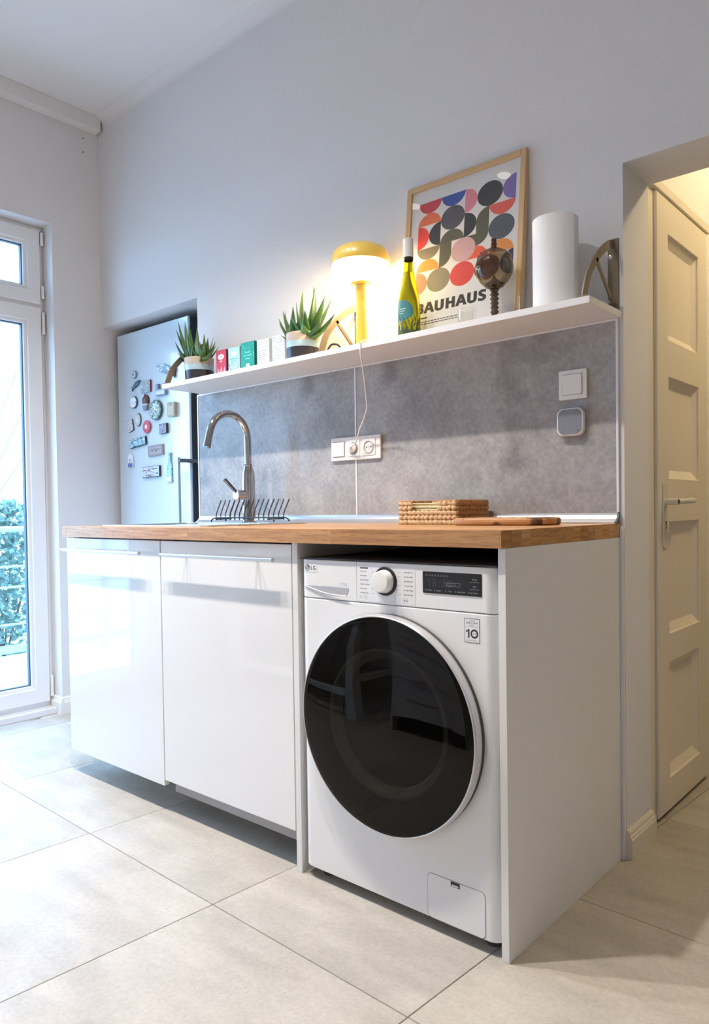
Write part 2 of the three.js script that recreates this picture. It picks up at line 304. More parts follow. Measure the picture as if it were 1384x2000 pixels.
// ---------- worktop of glued oak staves, cut out for the sink ----------
const SINK = { x0: -1.715, x1: -1.09, z0: .100, z1: .560 };
{
  const t = thing('worktop', 'oak butcher block worktop of glued staves across the whole counter', 'worktop', [-.92, WT0, .32]);
  seed(21); const D = .640, n = 15, w = D / n, hole = { x0: SINK.x0 + .012, x1: SINK.x1 - .012, z0: SINK.z0 + .012, z1: SINK.z1 - .012 };
  for (let r = 0; r < n; r++) {
    const za = r * w + .0002, zb = (r + 1) * w - .0002; let x = -rnd(0, .45); const cuts = [0];
    x = -rnd(.25, .62); while (x > XL + .12) { cuts.push(x); x -= rnd(.38, .75); } cuts.push(XL);
    for (let i = 0; i + 1 < cuts.length; i++) {
      const segs = [[cuts[i + 1] + .0001, cuts[i] - .0001]], inHole = zb > hole.z0 && za < hole.z1, out = [];
      if (inHole) for (const [a, b] of segs) { if (b <= hole.x0 || a >= hole.x1) out.push([a, b]); else { if (a < hole.x0) out.push([a, hole.x0]); if (b > hole.x1) out.push([hole.x1, b]); } }
      for (const [a, b] of inHole ? out : segs) if (b - a > .01) part('stave', uvM(box(a, WT0, za, b, WT1, zb, .0006), rnd() * 4, rnd() * 4), M.wood[Math.floor(rnd(0, 4))], t);
    }
  }
}
// ---------- sink ----------
{
  const { x0, x1, z0, z1 } = SINK, y = WT1, t = thing('sink', 'inset stainless steel sink with bowl and drainer in the worktop', 'sink', [-1.4, y, .33]);
  const s = rrect(x0, -z1, x1, -z0, .03), bowl = [x0 + .035, -z1 + .045, -1.385, -z0 - .075];
  const h = new THREE.Path(rrect(bowl[0], bowl[1], bowl[2], bowl[3], .05).getPoints(8).reverse()); s.holes.push(h);
  const toXZ = new THREE.Matrix4().makeBasis(V(1, 0, 0), V(0, 0, -1), V(0, 1, 0)), rim = ext(s, y - .0005, y + .0045, .002, 2); rim.applyMatrix4(toXZ);
  part('rim', rim, M.brushed, t);
  const outer = rrect(bowl[0] - .001, bowl[1] - .001, bowl[2] + .001, bowl[3] + .001, .05), inner = rrect(bowl[0] + .001, bowl[1] + .001, bowl[2] - .001, bowl[3] - .001, .049);
  outer.holes.push(new THREE.Path(inner.getPoints(8).reverse())); const wall = ext(outer, y - .165, y + .002); wall.applyMatrix4(toXZ);
  const floorG = ext(rrect(bowl[0], bowl[1], bowl[2], bowl[3], .05), y - .167, y - .163); floorG.applyMatrix4(toXZ);
  part('bowl', merge([wall, floorG]), M.brushed, t);
  part('drain', lathe([[.0, .001], [.030, .002], [.042, .004], [.045, 0]], -1.53, y - .163, .33, 32), M.chrome, t);
  for (let i = 0; i < 6; i++) part('drainer_ridge', box(-1.35 + i * .0, y + .0035, .25 + i * .045, -1.13, y + .0062, .258 + i * .045, .0015), M.brushed, t);
}
// ---------- mixer tap ----------
{
  const x = -1.398, z = .116, y = WT1 + .0044, t = thing('mixer_tap', 'tall chrome kitchen mixer tap with arched spout and side lever', 'tap', [x, y, z]);
  part('body', lathe([[.0, 0], [.028, 0], [.028, .004], [.0255, .007], [.025, .15], [.0255, .152], [.0255, .160], [.024, .166], [.0245, .172], [.023, .192], [.0165, .214], [.0150, .222], [0, .222]], x, y, z, 40), M.chrome, t);
  const pts = [[x, y + .215, z], [x, y + .25, z], [x, y + .305, z + .001]]; const cy = y + .312, R = .091;
  for (let i = 1; i <= 12; i++) { const a = Math.PI - i / 12 * 2.86; pts.push([x, cy + R * Math.sin(a) * 1.05, z + R + R * Math.cos(a)]); }
  const e = pts[pts.length - 1]; pts.push([x, e[1] - .03, e[2] + .008], [x, e[1] - .058, e[2] + .0155]);
  part('spout', tube(pts, .0135, 90, 20), M.chrome, t);
  const q = pts[pts.length - 1]; part('nozzle', rod(V(x, q[1] + .012, q[2] - .0032), V(x, q[1] - .003, q[2] + .0008), .0143, 24), M.chrome, t);
  const hub = part('hub', merge([rod(V(x, y + .105, z + .005), V(x, y + .105, z + .062), .0185, 28), rod(V(x, y + .105, z + .062), V(x, y + .105, z + .064), .0185, 28, .0165)]), M.chrome, t);
  part('lever', rod(V(x, y + .108, z + .052), V(x - .006, y + .162, z + .110), .0062, 14, .0072), std(lin(.10, .11, .13), .25, { metalness: .7 }), hub);
}
// ---------- dish rack ----------
{
  const y = WT1 + .0064, t = thing('dish_rack', 'small black wire plate rack with slanting prongs behind the tap', 'dish rack', [-1.30, y, .18]), r = .0032, h = .0165;
  const P = [[-1.472, -1.140, .232], [-1.482, -1.144, .156]];
  for (const [a, b, z] of P) part('rail', tube([[a - .008, y + r, z + .0], [a - .006, y + h * .6, z], [a + .012, y + h, z], [a + .03, y + h + .001, z], [(a + b) / 2, y + h + .001, z], [b - .03, y + h + .001, z], [b - .012, y + h, z], [b + .006, y + h * .6, z], [b + .008, y + r, z]], r, 60, 8), M.wire, t);
  for (const x of [-1.455, -1.165]) part('cross_bar', rod(V(x, y + h - .004, .156), V(x, y + h - .004, .232), .0026, 8), M.wire, t);
  for (const [a, b, z] of P) for (let i = 0; i < 12; i++) { const x = a + .022 + (b - a - .04) * i / 11; part('prong', tube([[x, y + h - .008, z], [x, y + h + .012, z], [x + .006, y + h + .028, z - .001], [x + .026, y + h + .066, z - .003]], .0021, 16, 6), M.wire, t); }
}
// ---------- aluminium sealing strip and backsplash ----------
{
  const t = thing('sealing_strip', 'long silver sealing strip between worktop and grey backsplash', 'strip', [-.92, WT1, 0]);
  const s = shapeOf([[.0066, 0], [.030, 0], [.030, .003], [.024, .006], [.016, .013], [.011, .022], [.0095, .028], [.0066, .028]]);
  const up = (g) => g.translate(0, WT1, 0);
  part('profile', up(extX(s, -1.8410, -.0075, .0004)), M.brushed, t);
  const cap = shapeOf([[.0066, 0], [.032, 0], [.032, .005], [.025, .008], [.017, .015], [.012, .024], [.0105, .031], [.0066, .031]]);
  part('end_cap', up(extX(cap, -.0068, -.0005, .0012)), std(lin(.10, .10, .11), .5), t, 'dark end cap'); part('end_cap', up(extX(cap, -1.8475, -1.8412, .0012)), M.alu, t);
  const pane = (x0, x1, label) => { const b = thing('backsplash_panel', label, 'backsplash', [x0, WT1 + .03, 0]); part('slab', uvM(box(x0, WT1 + .002, .0003, x1, 1.4715, .0062, .0004), x0 * 2, 0), M.concrete, b); return b; };
  const a = pane(-1.845, -.9475, 'left concrete grey backsplash panel behind the tap'), b = pane(-.9405, -.0095, 'right concrete grey backsplash panel behind the basket and wall switch');
  part('edge_profile', box(-1.852, WT1 + .002, .0003, -1.8452, 1.4715, .0085, .0008), M.alu, a); part('top_profile', box(-1.845, 1.466, .0062, -.948, 1.4715, .0085, .0006), M.alu, a);
  part('joint_profile', box(-.9473, WT1 + .002, .0003, -.9407, 1.4715, .0080, .0008), M.alu, a, 'silver joint strip');
  part('edge_profile', box(-.0093, WT1 + .002, .0003, -.0030, 1.4715, .0085, .0008), M.alu, b); part('top_profile', box(-.940, 1.466, .0062, -.0095, 1.4715, .0085, .0006), M.alu, b);
}
// ---------- wall switch, socket block, sensor ----------
{
  const t = thing('wall_switch', 'white square wall switch on the right end of the grey backsplash', 'light switch', [-.1306, 1.3076, .0062]);
  part('plate', ext(rrect(-.1722, 1.2662, -.0890, 1.3490, .004), .0062, .0142, .003, 3), M.plastic, t);
  const r = part('rocker', box(-.1595, 1.2800, .012, -.1030, 1.3360, .0175, .0015, 2), M.plastic, t); r.rotation.x = .03;
  part('rocker_gap', box(-.1608, 1.2786, .0136, -.1017, 1.3374, .0145, 0), std(lin(.25, .24, .23), .7), t);
  const q = thing('wall_sensor', 'rounded square sensor with blue grey glass face below the wall switch', 'sensor', [-.1345, 1.2025, .0062]);
  part('housing', ext(rrect(-.1735, 1.1635, -.0955, 1.2415, .020), .0062, .026, .005, 3), M.plastic, q);
  part('face', ext(rrect(-.1695, 1.1675, -.0995, 1.2375, .018), .0255, .0272, .001, 2), phy(lin(.18, .20, .24), .12, { clearcoat: 1 }), q, 'blue grey glass face');
  part('status_dot', rod(V(-.109, 1.177, .027), V(-.109, 1.177, .0276), .002, 10), M.black, q);
  const s = thing('socket_block', 'white triple socket block with switch on the backsplash joint', 'socket', [-.9406, 1.182, .0085]), x0 = -1.0560, x1 = -.8252;
  part('plate', ext(rrect(x0, 1.1405, x1, 1.2235, .004), .0085, .0165, .003, 3), M.plastic, s);
  part('rocker_gap', box(-1.0463, 1.1545, .0165, -.9887, 1.2095, .0170, 0), std(lin(.25, .24, .23), .7), s);
  part('rocker', box(-1.0450, 1.1560, .0166, -.9905, 1.2070, .0205, .0015, 2), M.plastic, s);
  for (const x of [-.9465, -.8760]) {
    const f = part('socket_insert', ext(rrect(x - .029, 1.1535, x + .029, 1.2115, .004), .0165, .0188, .001, 2), M.plastic, s);
    part('socket_well', lathe([[.0, .0004], [.0185, .0006], [.0195, .0035], [.0215, .0035]], 0, 0, 0, 36).rotateX(Math.PI / 2).translate(x, 1.182, .0178), std(lin(.42, .40, .38), .4), f);
    for (const dx of [-.0095, .0095]) part('contact_hole', rod(V(x + dx, 1.182, .0178), V(x + dx, 1.182, .0188), .0024, 12), M.black, f);
  }
}
// ---------- wicker basket with napkins ----------
{
  const x0 = -.604, x1 = -.398, z0 = .030, z1 = .200, y0 = WT1, H = .069, t = thing('wicker_basket', 'square woven wicker napkin basket with a notch in its front', 'basket', [(x0 + x1) / 2, y0, (z0 + z1) / 2]);
  const rows = 5, rh = H / rows, wm = [0xffffff, 0xdcc0a0].map((c) => std(c, .75, { map: wickerTex })); seed(31);
  const side = (len, place, notch) => {
    const L = [];
    for (let r = 0; r < rows; r++) { const n = Math.round(len / .016); for (let i = 0; i < n; i++) {
      const u = (i + .5) / n * len, y = y0 + (r + .5) * rh; if (notch && r >= 3 && u > len * .25 && u < len * .68) continue;
      const g = new THREE.SphereGeometry(1, 10, 7); g.scale(.0105 * rnd(.9, 1.15), rh * .56 * rnd(.9, 1.1), .0062 * rnd(.85, 1.15)); g.rotateZ((r % 2 ? 1 : -1) * .38 + rnd(-.1, .1)); g.translate(u + rnd(-.001, .001), y, rnd(-.001, .001)); L.push(place(g)); } }
    return uvM(merge(L), rnd(), rnd());
  };
  part('woven_side', side(x1 - x0, (g) => g.translate(x0, 0, z1), true), wm[0], t, null, 'stuff'); part('woven_side', side(x1 - x0, (g) => g.translate(x0, 0, z0)), wm[0], t, null, 'stuff');
  part('woven_side', side(z1 - z0, (g) => g.rotateY(Math.PI / 2).translate(x1, 0, z1)), wm[1], t, null, 'stuff'); part('woven_side', side(z1 - z0, (g) => g.rotateY(Math.PI / 2).translate(x0, 0, z1)), wm[1], t, null, 'stuff');
  part('lining', merge([box(x0 + .001, y0 + .001, z0 + .001, x1 - .001, y0 + .006, z1 - .001), box(x0 - .001, y0 + .001, z1 - .002, x1 + .001, y0 + H * .54, z1 - .0005), box(x0 - .001, y0 + .001, z0 - .001, x1 + .001, y0 + H - .003, z0 + .002), box(x0 - .001, y0 + .001, z0, x0 + .002, y0 + H - .003, z1), box(x1 - .002, y0 + .001, z0, x1 + .001, y0 + H - .003, z1)]), std(lin(.20, .11, .05), .9), t);
  const rim = []; for (const [a, b] of [[[x0, z1], [x0 + .054, z1]], [[x0 + .144, z1], [x1, z1]], [[x1, z1], [x1, z0]], [[x1, z0], [x0, z0]], [[x0, z0], [x0, z1]]]) rim.push(rod(V(a[0], y0 + H, a[1]), V(b[0], y0 + H, b[1]), .0036, 8));
  part('rim_cord', uvM(merge(rim)), wm[1], t);
  const n = thing('napkin_stack', 'stack of cream paper napkins inside the wicker basket', 'napkins', [(x0 + x1) / 2, y0 + .006, .115]);
  for (let i = 0; i < 16; i++) part('napkin', box(x0 + .016 + rnd(-.002, .002), y0 + .0065 + i * .0036, z0 + .014, x1 - .014 + rnd(-.002, .002), y0 + .0065 + i * .0036 + .0033, z1 - .012 + rnd(-.003, .002), .0012), std(lin(.80, .72, .46), .9), n);
}
// ---------- cutting board ----------
{
  const t = thing('cutting_board', 'thick oval wooden cutting board with dark knots beside the basket', 'cutting board', [-.225, WT1, .22]); seed(41);
  const pts = []; for (let i = 0; i < 64; i++) { const a = i / 64 * Math.PI * 2, c = Math.cos(a), s = Math.sin(a), e = 2 / 3.2; pts.push([.142 * Math.sign(c) * Math.abs(c) ** e * (1 + .012 * Math.sin(3 * a)), .082 * Math.sign(s) * Math.abs(s) ** e]); }
  const knot = tex(512, 256, (u, v) => { const g = fbm(u, v, 3, 30, 4, 601), d = Math.max(0, fbm(u, v, 6, 2, 3, 611) - .56) * 9; return mixc(mixc([208, 160, 108], [160, 108, 62], g), [58, 34, 18], Math.min(.9, d)); }, .30, .12);
  const g = extY(shapeOf(pts), 0, .0195, .007, 4, 4); g.rotateY(.12); g.translate(-.233, WT1 + .0006, .205);
  part('board', uvM(g, .22, .05), phy(0xffffff, .5, { map: knot }), t);
}

// ---------- washing machine ----------
{
  const x0 = -.6125, x1 = -.0198, y0 = .030, y1 = .8425, zf = .6235, cx = -.3125, cy = .459, t = thing('washing_machine', 'white front-loading washing machine with large dark round door', 'washing machine', [cx, 0, .33]);
  // outline in plan with rounded front corners, pierced later by the door boss only
  const plan = new THREE.Shape(), R = .030; plan.moveTo(x0, .06); plan.lineTo(x0, zf - R); plan.absarc(x0 + R, zf - R, R, Math.PI, Math.PI / 2, true); plan.lineTo(x1 - R, zf); plan.absarc(x1 - R, zf - R, R, Math.PI / 2, 0, true); plan.lineTo(x1, .06); plan.closePath();
  part('body', extY(plan, y0, .7380, .003, 2, 10), M.appliance, t);
  part('top_panel', box(x0 + .002, y1 - .0042, .06, x1 - .002, y1, zf - .003, .0015), std(lin(.06, .06, .065), .7), t, 'top with the shade under the worktop put into its dark colour');  // dark colour puts in the shade between machine top and worktop
  const drawerX = -.4130, cp = (a, b) => { const s = new THREE.Shape(); const l = a === x0, r = b === x1; s.moveTo(a, .50); if (l) { s.lineTo(a, zf - R); s.absarc(a + R, zf - R, R, Math.PI, Math.PI / 2, true); } else s.lineTo(a, zf); if (r) { s.lineTo(b - R, zf); s.absarc(b - R, zf - R, R, Math.PI / 2, 0, true); } else s.lineTo(b, zf); s.lineTo(b, .50); s.closePath(); return s; };
  part('control_panel', merge([extY(cp(drawerX + .0006, x1), .7392, y1 - .0045, .002, 2, 10), box(x0 + .001, .7392, .08, x1 - .001, y1 - .0045, .499, 0)]), M.appliance, t);
  // detergent drawer with the shade of its grip scoop coloured on as a flat grey patch
  const dr = part('detergent_drawer', extY(cp(x0, drawerX - .0006), .7392, y1 - .0045, .002, 2, 10), M.appliance, t);
  const sc = new THREE.Shape(); sc.moveTo(-.592, .7705); sc.quadraticCurveTo(-.53, .7735, -.4395, .7715); sc.quadraticCurveTo(-.4360, .7595, -.447, .7535); sc.quadraticCurveTo(-.49, .744, -.535, .7555); sc.quadraticCurveTo(-.562, .7625, -.592, .7705);
  part('grip_recess_shade', ext(sc, zf - .001, zf + .0006, .0004), std(lin(.40, .41, .44), .5), dr);
  const lip = []; for (let i = 0; i <= 12; i++) { const u = i / 12; lip.push([-.592 + .150 * u, .7700 - .0185 * Math.sin(u * Math.PI * .62), zf + .001 + .004 * u]); }
  part('grip_lip', tube(lip, .0015, 30, 8), M.appliance, dr);
  // dial
  const kx = -.3215, ky = .7945;
  part('dial_ring', lathe([[.0, .004], [.0335, .004], [.0345, .002], [.0345, -.001]], 0, 0, 0, 56).rotateX(Math.PI / 2).translate(kx, ky, zf), M.black, t);
  part('dial', lathe([[.0, .0240], [.0225, .0240], [.0248, .0222], [.0272, .010], [.0278, .003]], 0, 0, 0, 56).rotateX(Math.PI / 2).translate(kx, ky, zf), M.plastic, t);
  // display
  const disp = canvasTex(768, 250, (c, w, h) => {
    c.fillStyle = '#070708'; c.fillRect(0, 0, w, h); c.fillStyle = '#303034'; c.font = 'bold 118px monospace'; c.fillText('18:88', 50, 172);
    c.strokeStyle = '#77777c'; c.lineWidth = 4; c.strokeRect(322, 118, 180, 40); c.strokeRect(330, 126, 110, 24);
    c.fillStyle = '#5a5a5e'; for (let i = 0; i < 8; i++) c.fillRect(40 + i * 40, 32, 22, 18);
    c.fillStyle = '#b4b4b8'; c.font = '24px sans-serif'; ['Pre Wash', 'Rinse+', 'Dry', 'Delay End', 'Tub Clean'].forEach((s, i) => { c.fillText(s, [24, 184, 350, 462, 622][i], 226); if (i) { c.fillRect([24, 156, 308, 440, 604][i], 204, 3, 26); } });
    c.fillText('Temp.', 658, 72); c.fillText('Spin', 664, 152); c.fillRect(630, 96, 120, 3); c.fillRect(630, 176, 120, 3);
  });
  const dp = ext(rrect(-.2125, .7745, -.0575, .8240, .002), zf - .0005, zf + .0014, .0005);
  const decal = (w, h, x, y, z) => { const g = new THREE.PlaneGeometry(w, h); g.translate(x, y, z); return g; };
  const d0 = part('display', dp, M.black, t, 'black display window'); part('display_print', decal(.152, .0475, -.135, .79925, zf + .0017), std(0xffffff, .5, { map: disp }), d0);
  // printed programme list, logo, load figure, sticker
  const ink = '#8d9094';
  const prog = canvasTex(768, 384, (c, w, h) => {
    c.fillStyle = '#e4e5e8'; c.fillRect(0, 0, w, h); c.fillStyle = '#55585e'; seed(51);
    c.fillRect(34, 18, 110, 16); c.fillStyle = ink;
    for (let r = 0; r < 6; r++) { let x = 34; const y = 58 + r * 46; for (let k = 0; k < 3; k++) { const l = rnd(18, 44); c.fillRect(x, y, l, 11); x += l + 8; } c.fillRect(190, y + 4, 46, 3); }
    for (let r = 0; r < 6; r++) { let x = 738; const y = 46 + r * 46; for (let k = 0; k < 3; k++) { const l = rnd(18, 44); x -= l; c.fillRect(x, y, l, 11); x -= 8; } c.fillRect(540, y + 4, 46, 3); }
    c.strokeStyle = '#9b9ea2'; c.lineWidth = 3; c.beginPath(); c.arc(640, 340, 30, 0, 7); c.stroke(); c.fillStyle = '#55585e'; c.beginPath(); c.moveTo(626, 328); c.lineTo(626, 354); c.lineTo(644, 341); c.fill(); c.fillRect(650, 328, 5, 26); c.fillRect(659, 328, 5, 26);
    c.beginPath(); c.arc(110, 340, 22, 0, 7); c.stroke(); c.beginPath(); c.arc(110, 340, 9, 0, 7); c.stroke(); c.fillStyle = ink; c.fillRect(22, 330, 40, 5); c.fillRect(22, 348, 40, 5);
  });
  const pm = phy(0xffffff, .3, { map: prog, color: lin(.98, .99, 1) });
  const w3 = .174, hh = w3 / 2; const pl = part('programme_print', decal(w3, hh, -.3210, .7860, zf + .0004), pm, t);
  const logo = canvasTex(256, 128, (c) => {
    c.fillStyle = '#e6e7ea'; c.fillRect(0, 0, 256, 128); c.fillStyle = '#4a4d55'; c.beginPath(); c.arc(62, 64, 50, 0, 7); c.fill(); c.strokeStyle = '#e6e7ea'; c.lineWidth = 8; c.beginPath(); c.arc(62, 64, 34, 1.5 * Math.PI, 0.05, true); c.lineTo(66, 66); c.stroke();
    c.beginPath(); c.moveTo(62, 40); c.lineTo(62, 88); c.lineTo(80, 88); c.stroke(); c.fillStyle = '#e6e7ea'; c.beginPath(); c.arc(42, 46, 8, 0, 7); c.fill(); c.fillStyle = '#4a4d55'; c.font = 'bold 92px sans-serif'; c.fillText('LG', 122, 98);
  });
  part('logo', decal(.044, .022, -.5695, .8165, zf + .0004), phy(0xffffff, .3, { map: logo }), dr);
  const load = canvasTex(128, 48, (c) => { c.fillStyle = '#e4e5e8'; c.fillRect(0, 0, 128, 48); c.fillStyle = '#8a8d92'; c.font = '34px sans-serif'; c.fillText('10/7kg', 8, 36); });
  part('load_print', decal(.030, .01125, -.4560, .7800, zf + .0004), phy(0xffffff, .3, { map: load }), dr);
  const stick = canvasTex(256, 352, (c, w, h) => {
    c.fillStyle = '#e2e3e6'; c.fillRect(0, 0, w, h); c.strokeStyle = '#33363a'; c.lineWidth = 7; c.strokeRect(6, 6, w - 12, h - 12); c.fillStyle = '#33363a'; c.textAlign = 'center';
    c.font = '22px sans-serif'; c.fillText('INVERTER', 128, 44); c.font = 'bold 30px sans-serif'; c.fillText('DIRECT DRIVE', 128, 78, 226); c.font = '22px sans-serif'; c.fillText('MOTOR', 128, 106);
    c.fillRect(24, 118, 208, 3); c.font = 'bold 178px sans-serif'; c.fillText('1', 64, 284); c.lineWidth = 26; c.strokeStyle = '#26282c'; c.beginPath(); c.arc(166, 220, 52, 0, 7); c.stroke(); c.font = 'bold 22px sans-serif'; c.fillText('YEARS', 166, 228, 56);
    c.font = '25px sans-serif'; c.fillText('W A R R A N T Y', 128, 326, 210);
  });
  part('warranty_sticker', decal(.0390, .0536, -.0830, .7000, zf + .0005), phy(0xffffff, .35, { map: stick }), t, 'white warranty sticker with black 10');
  // filter flap with its latch
  const fr = rrect(-.2085, .0320, -.0570, .1330, .012); const fo = rrect(-.2100, .0305, -.0555, .1345, .013); fo.holes.push(new THREE.Path(fr.getPoints(8).reverse()));
  part('flap_gap', ext(fo, zf - .001, zf + .0004), std(lin(.35, .35, .37), .7), t); const fp = part('filter_flap', ext(fr, zf - .0012, zf + .0012, .001, 2), M.appliance, t);
  part('latch', ext(rrect(-.1450, .1215, -.1215, .1325, .001), zf + .0010, zf + .0018), M.black, fp); part('latch_tab', box(-.1420, .1228, zf + .0018, -.1245, .1268, zf + .0030, .001), M.plastic, fp);
  for (const [fx, fz] of [[x0 + .05, .12], [x1 - .05, .12], [x0 + .05, .57], [x1 - .045, .57]]) part('foot', cyl(fx, 0, fz, .020, .016, .0305, 20), M.dark, t);
  // door: white boss ring, chrome rim, smoked glass over the porthole bowl
  const lz = (p, seg = 96) => lathe(p, 0, 0, 0, seg).rotateX(Math.PI / 2);
  const at = (g, z = 0) => g.translate(cx, cy, zf + z);
  const door = part('door', at(lz([[.2550, .010], [.2592, .011], [.2598, .018], [.2592, .028], [.2578, .0345], [.2558, .0370], [.2540, .0362], [.2530, .030], [.2530, .010]])), phy(lin(.66, .66, .68), .22, { metalness: .55, clearcoat: .6 }), t, 'silver door rim');
  part('door_glass', at(lz([[.0, .0445], [.12, .0432], [.20, .0412], [.240, .0388], [.2535, .0366]])), phy(lin(.15, .143, .135), .0, { transmission: 1, thickness: 0, ior: 1.38, specularIntensity: .62 }), door, 'smoked black glass');
  part('inner_ring', at(lz([[.2532, .028], [.205, .026], [.180, .020], [.165, .008], [.160, .001]])), std(lin(.035, .035, .038), .5), door);
  part('porthole_bowl', at(lz([[.178, .0195], [.172, .022], [.166, .018], [.158, .004], [.150, -.0002]])), phy(lin(.34, .36, .34), .2, { clearcoat: 1 }), door);
  part('drum_view', at(lz([[.0, .0010], [.10, .0009], [.152, .0006]])), std(lin(.03, .032, .036), .35, { metalness: .6 }), door);
  part('door_back_ring', at(lz([[.250, -.001], [.2580, -.001], [.2590, .004], [.2585, .0105], [.250, .0105]])), M.dark, door, 'dark gap behind the rim');
}
// ---------- fridge in the niche ----------
const FZ = -.060;
{
  const x0 = -2.590, x1 = -1.9985, t = thing('fridge', 'tall silver grey fridge standing in the wall niche', 'fridge', [-2.294, 0, -.38]);
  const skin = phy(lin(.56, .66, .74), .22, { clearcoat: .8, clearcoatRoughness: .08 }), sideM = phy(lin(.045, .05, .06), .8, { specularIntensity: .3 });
  part('cabinet', box(x0, .03, -.72, x1, 1.850, -.122, .004), sideM, t); for (const [fx, fz] of [[x0 + .05, -.17], [x1 - .05, -.17], [x0 + .05, -.66], [x1 - .05, -.66]]) part('foot', cyl(fx, 0, fz, .02, .02, .031, 14), M.dark, t);
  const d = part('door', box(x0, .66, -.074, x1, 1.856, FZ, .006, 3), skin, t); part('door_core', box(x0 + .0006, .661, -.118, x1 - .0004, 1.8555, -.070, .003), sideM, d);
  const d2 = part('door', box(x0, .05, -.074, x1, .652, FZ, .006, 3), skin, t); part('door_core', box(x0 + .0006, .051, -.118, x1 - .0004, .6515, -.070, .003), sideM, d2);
  part('gasket', box(x0 + .006, .055, -.1225, x1 - .006, 1.850, -.1175, 0), M.dark, t);
  const h = part('handle', merge([box(-2.052, .60 + .08, -.016, -2.012, 1.2125, -.002, .004, 2)]), phy(lin(.40, .45, .49), .35, { metalness: .4 }), d, 'long grey bar handle');
  for (const y of [.71, 1.188]) part('handle_bracket', merge([box(-2.030, y, -.0165, -1.990, y + .017, -.004, .001), box(-1.9985, y, -.165, -1.989, y + .017, -.004, .001)]), std(lin(.10, .11, .115), .5), h);
}
